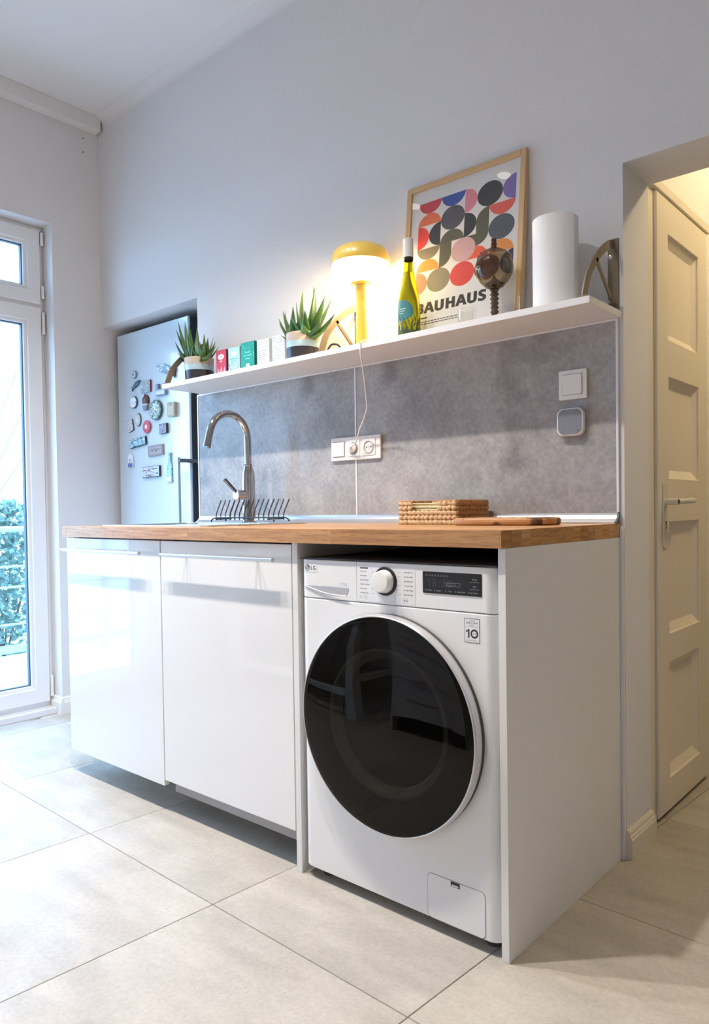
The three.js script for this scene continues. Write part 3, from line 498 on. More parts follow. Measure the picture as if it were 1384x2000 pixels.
// ---------- fridge magnets ----------
{
  const G = 'magnets on the fridge door', z = FZ;
  const mg = (name, label, x, y, rot, build) => { const t = thing(name, label, 'magnet', [x, y, z + .0003], G); build(t); t.rotation.z = rot; return t; };
  const loc = (g, mat, name, t, l) => { const m = new THREE.Mesh(g, mat); m.name = numbered(name); m.castShadow = m.receiveShadow = true; if (l) m.userData.label = l; t.add(m); return m; };
  const pl = (c, r = .4) => phy(c, r);
  const blotch = (s, cols) => canvasTex(96, 96, (c) => { seed(s); c.fillStyle = cols[0]; c.fillRect(0, 0, 96, 96); for (let i = 0; i < 60; i++) { c.fillStyle = cols[1 + Math.floor(rnd(0, cols.length - 1))]; c.fillRect(rnd(0, 90), rnd(0, 90), rnd(3, 16), rnd(3, 12)); } });
  const unitUV = (g) => { g.computeBoundingBox(); const b = g.boundingBox, p = g.attributes.position, uv = new Float32Array(p.count * 2); for (let i = 0; i < p.count; i++) { uv[2 * i] = (p.getX(i) - b.min.x) / (b.max.x - b.min.x); uv[2 * i + 1] = (p.getY(i) - b.min.y) / (b.max.y - b.min.y); } g.setAttribute('uv', new THREE.BufferAttribute(uv, 2)); return g; };
  const plate = (w, h, d, r, b = .001) => unitUV(ext(rrect(-w / 2, -h / 2, w / 2, h / 2, r), 0, d, b, 2));
  const disc = (r, d, b = .0015) => { const s = new THREE.Shape(); s.absarc(0, 0, r, 0, Math.PI * 2); return unitUV(ext(s, 0, d, b, 2, 24)); };
  const fish = (L, h, d) => { const s = new THREE.Shape(); s.moveTo(-L / 2, h * .5); s.lineTo(-L * .36, h * .10); s.quadraticCurveTo(-L * .1, h * .62, L * .25, h * .42); s.quadraticCurveTo(L * .45, h * .25, L / 2, 0); s.quadraticCurveTo(L * .42, -h * .35, L * .2, -h * .45); s.quadraticCurveTo(-L * .1, -h * .55, -L * .36, -h * .12); s.lineTo(-L / 2, -h * .5); s.lineTo(-L * .44, 0); s.closePath(); return unitUV(ext(s, 0, d, .002, 2)); };
  const mm = (s, cols, r = .35) => phy(0xffffff, r, { map: blotch(s, cols) });
  mg('ring_magnet', 'small round grey ring magnet, topmost on the left of the fridge', -2.432, 1.642, 0, (t) => { loc(disc(.020, .010), pl(lin(.30, .36, .42)), 'disc', t); loc(disc(.014, .0115), pl(lin(.55, .62, .68)), 'face', t); loc(disc(.005, .013), M.dark, 'hole', t); });
  mg('fish_magnet', 'small dark blue fish magnet with tail down', -2.420, 1.592, .45, (t) => { loc(fish(.082, .026, .008), mm(61, ['#33506a', '#5f86a0', '#22384c', '#8fb0c0']), 'body', t); loc(new THREE.SphereGeometry(.0022, 10, 8).translate(.030, .002, .008), M.black, 'eye', t); });
  mg('fish_magnet', 'larger pale blue fish magnet partly behind the shelf bracket', -2.167, 1.632, -.33, (t) => { loc(fish(.158, .046, .010).rotateY(Math.PI), mm(62, ['#7f9fb4', '#c5d8e2', '#56788e', '#e3ecef']), 'body', t).position.z = .010; loc(box(.050, -.018, 0, .078, .018, .011, .004), pl(lin(.09, .08, .10)), 'tail', t, 'dark tail'); });
  mg('book_magnet', 'thick grey book shaped magnet with dark red edge', -2.333, 1.573, 0, (t) => { loc(plate(.078, .058, .010, .002), mm(63, ['#9aa9b0', '#c8d2d6', '#6f7f88', '#b5a2a0']), 'cover', t); loc(box(.0385, -.0285, 0, .0402, .0285, .0095, .0005), pl(lin(.25, .04, .05)), 'spine', t); });
  mg('letter_magnet', 'L shaped blue grey magnet at the left end of the shelf', -2.205, 1.542, 0, (t) => { const s = shapeOf([[-.040, -.026], [.040, -.026], [.040, .004], [-.018, .004], [-.018, .030], [-.040, .030]]); loc(ext(s, 0, .014, .001), pl(lin(.26, .33, .44)), 'body', t); loc(box(-.034, -.021, .013, .034, -.004, .0148, .0005), pl(lin(.62, .66, .72)), 'inlay', t); });
  mg('badge_magnet', 'white round badge magnet with small dark figure', -2.441, 1.508, 0, (t) => { loc(disc(.030, .009), pl(lin(.05, .10, .16)), 'backing', t); loc(disc(.0275, .0105), mm(64, ['#e8eef2', '#e8eef2', '#e8eef2', '#5b6a7c', '#d0dae2']), 'face', t); });
  mg('cupcake_magnet', 'brown cupcake shaped magnet above the pink badge', -2.338, 1.495, 0, (t) => { const s = new THREE.Shape(); s.moveTo(-.020, -.010); s.lineTo(-.014, -.037); s.lineTo(.014, -.037); s.lineTo(.020, -.010); s.closePath(); loc(ext(s, 0, .012, .002), pl(lin(.20, .24, .27)), 'cup', t); const g = new THREE.SphereGeometry(1, 28, 14, 0, Math.PI * 2, 0, Math.PI / 2); g.rotateX(Math.PI / 2); g.scale(.027, .028, .018); g.translate(0, .010, 0); loc(g, pl(lin(.11, .055, .05)), 'icing', t, 'dark brown icing'); loc(new THREE.SphereGeometry(.005, 12, 8).translate(0, .038, .008), pl(lin(.3, .05, .06)), 'cherry', t); loc(box(-.021, -.013, 0, .021, -.004, .0145, .003), pl(lin(.6, .55, .56)), 'band', t); });
  mg('plate_magnet', 'big round dark green plate magnet with pale motif, centre of fridge door', -2.252, 1.452, 0, (t) => { loc(disc(.048, .012), pl(lin(.06, .11, .11)), 'rim', t); loc(disc(.041, .0135), mm(65, ['#8fa39d', '#dfe7e3', '#39504c', '#b8c8c2', '#e9efec']), 'face', t); for (let i = 0; i < 10; i++) { const a = i * .628; loc(new THREE.SphereGeometry(.0028, 8, 6).translate(.0445 * Math.cos(a), .0445 * Math.sin(a), .0115), pl(lin(.6, .66, .62)), 'bead', t); } });
  mg('tag_magnet', 'thick tan rounded tag magnet with a small hole', -2.119, 1.441, 0, (t) => { const s = rrect(-.029, -.034, .029, .034, .009); s.holes.push(new THREE.Path().absarc(0, .024, .003, 0, Math.PI * 2, true)); loc(ext(s, 0, .018, .002, 2), pl(lin(.42, .38, .29), .6), 'tag', t); loc(ext(rrect(-.021, -.026, .021, .016, .004), .0175, .0186), pl(lin(.52, .48, .38), .6), 'raised_field', t); });
  mg('dome_magnet', 'pale silver dome magnet with dark right edge', -2.411, 1.420, 0, (t) => { const g = new THREE.SphereGeometry(1, 28, 14, 0, Math.PI * 2, 0, Math.PI / 2); g.rotateX(Math.PI / 2); g.scale(.024, .032, .014); loc(g, pl(lin(.55, .6, .6), .2), 'dome', t); const s = new THREE.Shape(); s.absellipse(.003, 0, .025, .033, 0, Math.PI * 2); loc(ext(s, 0, .004, .001), M.dark, 'base', t); });
  mg('picture_magnet', 'small tilted square picture magnet, lower left of the dome magnet', -2.474, 1.396, .20, (t) => { loc(plate(.044, .058, .006, .002), M.dark, 'backing', t); loc(plate(.041, .055, .0075, .002), mm(66, ['#ccd2d6', '#eef0f2', '#8a90a0', '#d09aa4', '#6a7684']), 'face', t); });
  mg('button_magnet', 'round pink button magnet in the middle of the fridge door', -2.332, 1.379, 0, (t) => { loc(disc(.031, .010, .003), pl(lin(.58, .12, .17), .25), 'button', t); loc(disc(.011, .0112), pl(lin(.85, .66, .68)), 'star_spot', t); });
  mg('photo_magnet', 'purple and grey rectangular photo magnet right of the pink button', -2.192, 1.359, .04, (t) => { loc(plate(.058, .046, .013, .002), M.dark, 'block', t); loc(plate(.056, .044, .0142, .002), mm(67, ['#8c93a6', '#5a3a5e', '#3b2a44', '#c2c8d2', '#75507a']), 'face', t); });
  mg('strip_magnet', 'slanted turquoise panorama strip magnet', -2.410, 1.309, .10, (t) => { loc(plate(.140, .040, .011, .002), M.dark, 'backing', t); loc(plate(.137, .037, .0123, .002), mm(68, ['#9fc6d4', '#e6f1f4', '#3f6d84', '#6fb2c6', '#24404f']), 'face', t); });
  mg('relief_magnet', 'grey pink rectangular relief magnet with scroll motif', -2.262, 1.261, .03, (t) => { loc(plate(.122, .052, .008, .001), pl(lin(.36, .33, .34), .6), 'tablet', t); const f = rrect(-.058, -.023, .058, .023, .001); f.holes.push(new THREE.Path(rrect(-.053, -.019, .053, .019, .001).getPoints(4).reverse())); loc(ext(f, .0078, .0092), pl(lin(.26, .23, .24), .6), 'border', t); loc(tube([[-.04, -.005, .0085], [-.028, .010, .0085], [-.018, -.004, .0085], [-.006, .010, .0085], [.004, -.006, .0085], [.016, .008, .0085], [.03, .002, .0085], [.042, .006, .0085]], .0014, 50, 6), pl(lin(.2, .18, .19)), 'scroll', t); });
  mg('castle_magnet', 'small white and blue arched picture magnet, lowest on the left', -2.479, 1.221, 0, (t) => { const s = new THREE.Shape(); s.moveTo(-.022, -.032); s.lineTo(.022, -.032); s.lineTo(.022, .016); s.absarc(0, .016, .022, 0, Math.PI); s.closePath(); loc(unitUV(ext(s, 0, .008, .002, 2)), pl(lin(.72, .76, .82)), 'tablet', t); loc(box(-.019, -.029, .007, .019, -.010, .0092, .001), pl(lin(.10, .16, .42)), 'blue_field', t); for (const x of [-.008, .006]) loc(box(x - .003, -.010, .007, x + .003, .012, .0090, .001), pl(lin(.3, .36, .5)), 'tower', t); });
  mg('city_magnet', 'rectangular city picture magnet with pink corner, bottom row', -2.300, 1.161, .02, (t) => { loc(plate(.142, .052, .011, .001), M.dark, 'backing', t); loc(plate(.139, .049, .0122, .001), mm(69, ['#b9c4d0', '#e2e8ee', '#5e6a7a', '#8a96a8', '#d98a98', '#3d4654']), 'face', t); });
  mg('bottle_magnet', 'pale blue bottle shaped magnet beside the fridge handle', -2.150, 1.172, 0, (t) => { const s = shapeOf([[-.017, -.068], [.017, -.068], [.019, -.062], [.019, .010], [.008, .032], [.0075, .070], [-.0075, .070], [-.008, .032], [-.019, .010], [-.019, -.062]]); loc(unitUV(ext(s, 0, .010, .003, 2)), mm(70, ['#8fb9c8', '#b4d6e0', '#6d9fb2', '#a4cad6'], .2), 'bottle', t); loc(box(-.015, -.064, .009, .015, -.040, .0112, .001), pl(lin(.75, .78, .76)), 'label', t); loc(box(-.0085, .056, 0, .0085, .071, .0110, .002), pl(lin(.3, .42, .5)), 'cap', t); });
}

// ---------- wall shelf and its brackets ----------
const SY = 1.490;
{
  const t = thing('wall_shelf', 'long white wall shelf above the grey backsplash', 'shelf', [-.908, SY, .10]);
  part('board', box(-1.8212, 1.4721, .0005, .0045, SY, .2068, .0008), M.shelf, t);
  const LB = ['dark metal shelf bracket at the left end behind the striped pot', 'metal shelf bracket lit golden by the yellow lamp', 'dark metal shelf bracket at the right end beside the paper roll'];
  const bracket = (x, label) => {
    const b = thing('shelf_bracket', label, 'bracket', [x, SY, 0], 'quarter circle shelf brackets');
    const sp = (pts) => new THREE.SplineCurve(pts.map(([z, y]) => new THREE.Vector2(z, SY + y))).getPoints(28).map((p) => [p.x, p.y]); const out = sp([[.2052, .0003], [.1950, .0300], [.1790, .0640], [.1450, .1050], [.1040, .1420], [.0650, .1690], [.0330, .1860], [.0040, .1950]]), inn = sp([[.1780, .0040], [.1692, .0272], [.1540, .0600], [.1230, .0950], [.0880, .1270], [.0520, .1500], [.0260, .1630], [.0040, .1705]]);
    part('arc', extX(shapeOf([...out, ...inn.reverse()]), x - .0025, x + .0025, .0007), M.bronze, b);
    const d = V(.125, SY + .125, 0), s = Math.SQRT1_2 * .0062; part('spoke', extX(shapeOf([[.006 + s, SY + .020 - s], [.117 + s, SY + .118 - s], [.117 - s, SY + .118 + s], [.006 - s, SY + .020 + s]]), x - .0025, x + .0025, .0007), M.bronze, b);
    part('wall_plate', box(x - .015, SY, .0003, x + .015, SY + .1965, .0042, .001), M.bronze, b); part('foot_plate', box(x - .015, SY + .0003, .0042, x + .015, SY + .0040, .2052, .001), M.bronze, b);
    for (const y of [.150, .030]) part('screw', lathe([[0, .0030], [.0035, .0028], [.006, .0012], [.0064, 0]], 0, 0, 0, 18).rotateX(Math.PI / 2).translate(x - .0075, SY + y, .0041), M.steel, b);
  };
  [-1.805, -.930, -.0165].forEach((x, i) => bracket(x, LB[i]));
}
// ---------- table lamp ----------
{
  const x = -.832, z = .100, t = thing('table_lamp', 'glowing yellow mushroom table lamp with white shade and cord', 'lamp', [x, SY, z]);
  part('base', lathe([[.0, .014], [.055, .0135], [.074, .010], [.078, .004], [.078, .0005], [0, .0005]], x, SY, z, 56), M.yellow, t);
  part('column', cyl(x, SY + .010, z, .0185, .0170, .215, 36), M.yellow, t);
  part('collar', lathe([[.017, .2235], [.030, .2240], [.0335, .2260], [.0335, .2285], [.017, .2300]], x, SY, z, 48), M.yellow, t);
  part('shade', lathe([[.030, .2285], [.052, .2300], [.074, .2380], [.090, .2530], [.0965, .2690], [.0970, .2800], [.0955, .2880], [.092, .2915]], x, SY, z, 72), M.lampGlow, t, 'glowing white glass shade');
  part('cap', lathe([[.0960, .2875], [.0990, .2885], [.0985, .3030], [.0940, .3210], [.0830, .3360], [.0640, .3460], [.0400, .3510], [.0, .3530], [.0, .3500], [.05, .344], [.08, .329], [.092, .307], [.0940, .2925]], x, SY, z, 72), M.yellow, t, 'yellow cap');
  const cord = [[x + .075, SY + .004, z + .01], [x + .105, SY + .006, z + .022], [x + .120, SY + .010, z + .055], [x + .106, SY + .010, z + .090], [-.7425, SY + .007, .200], [-.7418, SY - .004, .2125], [-.7405, 1.456, .2135], [-.752, 1.415, .190], [-.781, 1.36, .145], [-.7975, 1.335, .122], [-.8132, 1.3057, .100], [-.845, 1.272, .078], [-.878, 1.241, .062], [-.9014, 1.2055, .052], [-.921, 1.190, .046], [-.9465, 1.184, .038]];
  const cg = tube(cord, .0023, 160, 8); part('cord', cg, phy(lin(.80, .80, .79), .4), t, 'white cord');
  part('plug', merge([lathe([[.0, 0], [.0178, .0005], [.0182, .006], [.0165, .009], [.008, .011], [0, .0112]], 0, 0, 0, 32).rotateX(Math.PI / 2).translate(-.9465, 1.182, .0188), box(-.951, 1.1775, .028, -.942, 1.1865, .040, .002)]), phy(lin(.72, .71, .69), .4), t, 'flat grey plug');
  const l = new THREE.PointLight(LAMP.color, LAMP.intensity); l.name = 'table_lamp_bulb'; l.position.set(0, .260, 0); l.castShadow = true; l.shadow.radius = 2.5; t.add(l);
}
{
  const t = thing('cable_loop', 'small black cable loop lying on the shelf under the golden bracket', 'cable', [-.955, SY, .10]);
  part('loop', tube([[-.995, SY + .005, .09], [-.988, SY + .025, .10], [-.970, SY + .0415, .105], [-.950, SY + .044, .106], [-.930, SY + .036, .104], [-.924, SY + .016, .10], [-.926, SY + .0045, .11], [-.93, SY + .004, .135]], .0036, 60, 8), M.black, t);
}
// ---------- succulents in striped pots ----------
{
  const pot = (t, x, z) => {
    const p = part('pot', lathe([[.0, .001], [.052, .001], [.056, .005], [.0600, .1000], [.0602, .1035], [.0580, .1045], [.0560, .1020], [.0545, .0850], [0, .0845]], x, SY, z, 64), std(lin(.47, .40, .34), .6), t);
    const band = (a, b, m, l) => part('band', lathe([[.0564 + .0000 + a * .04, a], [.0567 + .04 * b, b]], x, SY, z, 64), m, p, l);
    band(.006, .052, phy(lin(.030, .028, .035), .35), 'black glazed band'); band(.052, .0740, phy(lin(.36, .52, .62), .3), 'pale blue glazed band');
    part('soil', cyl(x, SY + .0840, z, .0540, .0545, .0055, 40), std(lin(.05, .035, .025), .95), t);
  };
  const leafG = (b, tip, w, bend) => {                               // pointed fleshy leaf: flat inside, keeled outside
    const B = V(...b), T = V(...tip), d = T.clone().sub(B), L = d.length(), dir = d.clone().normalize(), out = V(dir.x, 0, dir.z); if (out.length() < .05) out.set(.3, 0, 1); out.normalize();
    const side = V().crossVectors(dir, out); if (side.length() < .1) side.set(1, 0, 0); side.normalize(); const nor = V().crossVectors(side, dir).normalize(); if (nor.dot(out) < 0 && nor.y > 0) nor.negate();
    const P = [], n = 7, I = [];
    for (let i = 0; i <= n; i++) { const u = i / n, ww = w * (u < .25 ? .72 + 1.12 * u : (1 - ((u - .25) / .75) ** 1.5)) * 1.0 + .0002, c = B.clone().addScaledVector(d, u).addScaledVector(nor, bend * L * Math.sin(u * Math.PI) * .5), th = ww * .55 * (1 - .5 * u) + .0004;
      for (const [s, q] of [[-1, .15], [-.55, .02], [.55, .02], [1, .15], [.45, 1], [-.45, 1]]) P.push(...c.clone().addScaledVector(side, s * ww).addScaledVector(nor, q * th).toArray()); }
    for (let i = 0; i < n; i++) for (let k = 0; k < 6; k++) { const a = i * 6 + k, e = i * 6 + (k + 1) % 6; I.push(a, e, a + 6, e, e + 6, a + 6); }
    const g = new THREE.BufferGeometry(); g.setAttribute('position', new THREE.Float32BufferAttribute(P, 3)); g.setIndex(I); g.computeVertexNormals(); return g;
  };
  const leafM = [lin(.045, .130, .030), lin(.062, .165, .038), lin(.10, .23, .055), lin(.034, .10, .032)].map((c) => phy(c, .38, { transmission: .12, thickness: 0 }));
  const plant = (label, c, clusters, s) => {
    seed(s); const t = thing('potted_succulent', label, 'potted plant', c, 'spiky succulents in striped pots'); pot(t, c[0], c[2]);
    for (const [b, tips, w] of clusters) for (const tip of tips) { const k = [c[0] + b[0] + (tip[0] - b[0]) * .08, c[1] + .086, c[2] + b[2] + (tip[2] - b[2]) * .15]; part('leaf', leafG(k, [c[0] + tip[0], c[1] + tip[1], c[2] + tip[2]], w * rnd(1.0, 1.3), rnd(.05, .16)), leafM[Math.floor(rnd(0, 4))], t); }
  };
  plant('spiky green succulent in a striped pot at the left end of the shelf', [-1.711, SY, .100], [
    [[-.026, .09, .004], [[-.112, .276, .020], [-.116, .240, .028], [-.120, .188, .030], [-.100, .140, .034], [-.105, .279, -.010], [-.110, .270, -.035], [-.034, .236, .034], [-.055, .183, .03], [-.062, .253, -.04], [.012, .165, .036], [-.115, .160, -.02], [-.048, .112, .056], [.0, .19, -.03], [-.075, .13, .05]], .0125],
    [[.026, .09, .002], [[.043, .200, .006], [.012, .197, -.020], [.085, .176, .018], [.094, .163, -.012], [.118, .142, .004], [.112, .110, .030], [.032, .170, .030], [.090, .148, .040], [.012, .182, -.040], [.085, .095, .055], [.065, .157, .044], [.078, .130, .050], [.020, .140, .05], [.050, .125, .058], [.06, .19, -.03], [.03, .155, -.05], [.08, .15, -.04]], .0085]], 81);
  plant('tall spiky green succulent in a striped pot left of the lamp', [-1.108, SY, .100], [
    [[.020, .09, -.004], [[.005, .262, .0], [-.002, .214, .028], [.030, .276, -.028], [.063, .258, .0], [.064, .259, -.05], [.126, .212, .016], [.110, .226, -.04], [.160, .150, .002], [.126, .098, .020], [.130, .120, .046], [.072, .166, .060], [-.012, .168, .046], [.066, .118, .062], [.03, .14, -.05]], .0165],
    [[-.034, .09, .012], [[-.122, .216, -.02], [-.056, .198, .028], [-.068, .222, -.02], [-.112, .180, .010], [-.082, .156, .040], [-.070, .108, .044], [-.018, .166, .038], [-.02, .120, .058], [-.005, .15, .02]], .0110]], 82);
}
// ---------- tea boxes ----------
{
  const G = 'small tea boxes in a row on the shelf';
  const art = (bg, fn, s) => canvasTex(128, 180, (c, w, h) => { c.fillStyle = bg; c.fillRect(0, 0, w, h); seed(s); fn(c, w, h); });
  const specks = (c, cols, n, y0, y1) => { for (let i = 0; i < n; i++) { c.fillStyle = cols[Math.floor(rnd(0, cols.length))]; c.beginPath(); c.ellipse(rnd(4, 124), rnd(y0, y1), rnd(1, 7), rnd(1, 4), rnd(0, 3), 0, 7); c.fill(); } };
  const A = [
    ['pink red tea box with a white oval, leftmost of the tea boxes', -1.598, -1.534, .118, '#c23a52', '#8e1f2e', (c) => { c.fillStyle = '#f4e8ea'; c.beginPath(); c.ellipse(62, 40, 40, 17, 0, 0, 7); c.fill(); c.fillStyle = '#c98a94'; c.fillRect(40, 36, 44, 6); c.fillStyle = '#eadfe2'; c.fillRect(48, 64, 28, 8); c.fillStyle = '#e9b8c0'; c.beginPath(); c.moveTo(4, 178); c.lineTo(20, 100); c.lineTo(44, 150); c.lineTo(64, 96); c.lineTo(84, 150); c.lineTo(108, 100); c.lineTo(124, 178); c.fill(); specks(c, ['#c86a7c', '#f4dde1'], 40, 110, 176); }],
    ['pale blue tea box between the pink and teal tea boxes', -1.522, -1.452, .117, '#a9d6e2', '#9fc6d2', (c) => { c.fillStyle = '#e2f2f6'; c.beginPath(); c.ellipse(64, 36, 34, 16, 0, 0, 7); c.fill(); c.fillStyle = '#6aa6bc'; c.fillRect(20, 66, 86, 5); c.fillRect(30, 80, 66, 4); specks(c, ['#6f9ab8', '#e8f4f6', '#8f88b0', '#5f8fa8', '#c2a0b4'], 110, 92, 176); }],
    ['bright teal tea box with a white flower', -1.446, -1.366, .124, '#149c8c', '#0d6d64', (c) => { c.fillStyle = '#6fd0c2'; for (const [x, y, w] of [[36, 52, 56], [26, 70, 76], [40, 88, 48]]) c.fillRect(x, y, w, 6); specks(c, ['#2cb4a2', '#7fd8cc', '#0f8a7c'], 50, 10, 170); c.fillStyle = '#eaf6f4'; for (let i = 0; i < 6; i++) { c.beginPath(); c.ellipse(64 + 13 * Math.cos(i * 1.047), 138 + 13 * Math.sin(i * 1.047), 9, 9, 0, 0, 7); c.fill(); } c.fillStyle = '#d88aa0'; c.beginPath(); c.arc(64, 138, 7, 0, 7); c.fill(); }],
    ['white tea box with small green leaves and grey lines, right of the teal box', -1.352, -1.284, .120, '#e6eef0', '#e4e8e2', (c) => { specks(c, ['#9fc08a', '#e0b0a4', '#8fa6cc'], 16, 8, 50); c.fillStyle = '#8e9eac'; for (let y = 60; y < 120; y += 12) c.fillRect(18, y, rnd(56, 90), 4); specks(c, ['#4f7f74', '#6aa090', '#3d5f58'], 16, 130, 176); }],
    ['white tea box covered in fine floral print, beside the second pot', -1.268, -1.199, .122, '#e4e9ea', '#d8dcda', (c) => { specks(c, ['#8f9fae', '#b4c2c8', '#7f8f8a', '#c8d4c4', '#a2a0b4', '#ffffff'], 210, 4, 176); }],
  ];
  for (const [label, x0, x1, h, bg, sideC, fn] of A) {
    const z1 = .102, z0 = .050, t = thing('tea_box', label, 'box', [(x0 + x1) / 2, SY, (z0 + z1) / 2], G);
    part('carton', box(x0, SY + .0004, z0, x1, SY + h, z1, .0012), std(sideC, .55), t);
    const g = new THREE.PlaneGeometry(x1 - x0 - .003, h - .003); g.translate((x0 + x1) / 2, SY + h / 2, z1 + .0003); part('front_print', g, std(0xffffff, .5, { map: art(bg, fn, 90 + h * 1000 | 0) }), t);
    part('lid_flap', box(x0 + .001, SY + h, z0 + .001, x1 - .001, SY + h + .0008, z1 - .001, 0), std(bg, .55), t);
  }
}
// ---------- wine bottle ----------
{
  const x = -.6335, z = .100, t = thing('wine_bottle', 'green glass wine bottle with white cap and teal label', 'bottle', [x, SY, z]);
  part('glass_body', lathe([[.0, .004], [.015, .003], [.032, .0004], [.0350, .004], [.0355, .010], [.0355, .112], [.0345, .130], [.0300, .158], [.0235, .188], [.0178, .218], [.0152, .245], [.0145, .262], [.0145, .318], [0, .319]], x, SY, z, 64), phy(lin(.72, .76, .10), .0, { transmission: 1, thickness: 0, ior: 1.5 }), t);
  part('wine', lathe([[.0, .007], [.0335, .008], [.0335, .112], [.0325, .130], [.0280, .158], [.0216, .188], [.0160, .218], [.0, .219]], x, SY, z, 48), phy(lin(.93, .90, .52), .0, { transmission: 1, thickness: .05, ior: 1.30, attenuationColor: lin(.90, .82, .25), attenuationDistance: .10 }), t);
  part('cap', lathe([[.0158, .266], [.0160, .270], [.0158, .322], [.0148, .3250], [.0, .3255]], x, SY, z, 40), phy(lin(.74, .73, .76), .35), t, 'white screw cap');
  part('cap_seal', lathe([[.0152, .256], [.0156, .257], [.0156, .266], [.0150, .267]], x, SY, z, 40), M.black, t);
  const wrap = (shape, r, mat, name, a0) => { let g = new THREE.ShapeGeometry(shape, 18); g = g.toNonIndexed(); // finer: wrap flat outline round the bottle
    const p = g.attributes.position; for (let i = 0; i < p.count; i++) { const a = a0 + p.getX(i) / r; p.setXYZ(i, x + r * Math.sin(a), SY + p.getY(i), z + r * Math.cos(a)); } g.computeVertexNormals(); return part(name, g, mat, t); };
  const strips = (fn, u0, u1, n, r, mat, name) => { for (const _ of [0]) { const P = []; for (let i = 0; i < n; i++) { const a = u0 + (u1 - u0) * i / n, b = u0 + (u1 - u0) * (i + 1) / n, [al, ah] = fn(i / n), [bl, bh] = fn((i + 1) / n), q = (u, y) => [x + r * Math.sin(u), SY + y, z + r * Math.cos(u)]; P.push(...q(a, al), ...q(b, bl), ...q(b, bh), ...q(a, al), ...q(b, bh), ...q(a, ah)); } const g = new THREE.BufferGeometry(); g.setAttribute('position', new THREE.Float32BufferAttribute(P, 3)); g.computeVertexNormals(); return part(name, g, mat, t); } };
  // teal patch: rounded top right, straight left
  strips((k) => { const e = Math.sqrt(Math.max(0, 1 - Math.max(0, (k - .45) / .55) ** 2)); return [.090 - .028 * e, .090 + .036 * e]; }, -.95, 1.05, 44, .0360, std(lin(.055, .22, .25), .6), 'label');
  seed(93); const leaf = [lin(.02, .05, .035), lin(.05, .09, .03), lin(.10, .14, .05), lin(.03, .07, .07)].map((c) => std(c, .7));
  for (let i = 0; i < 46; i++) { const a = -.95 + 3.1 * rnd(), y = .024 + rnd(0, .040) + (i % 5 ? 0 : .02), da = rnd(-.30, .30), L = rnd(.012, .030), w = rnd(.04, .11); strips((k) => { const m = y + L * k, hw = .0035 * Math.sin(k * Math.PI) + .0004; return [m - hw, m + hw]; }, a, a + da + (da < 0 ? -w : w), 6, .0362 + i * .000004, leaf[i % 4], 'leaf_print'); }
  for (let i = 0; i < 6; i++) strips((k) => [.002, .040 + .010 * Math.sin(9 * k + i)], -.95 + i * .52, -.95 + (i + 1) * .52, 6, .0359, leaf[i % 2], 'leaf_print');
  for (let i = 0; i < 3; i++) strips(() => [.098 - i * .007, .100 - i * .007], -.25 + i * .04, .35 - i * .1, 8, .0363, std(lin(.5, .6, .6), .6), 'label_line');
}
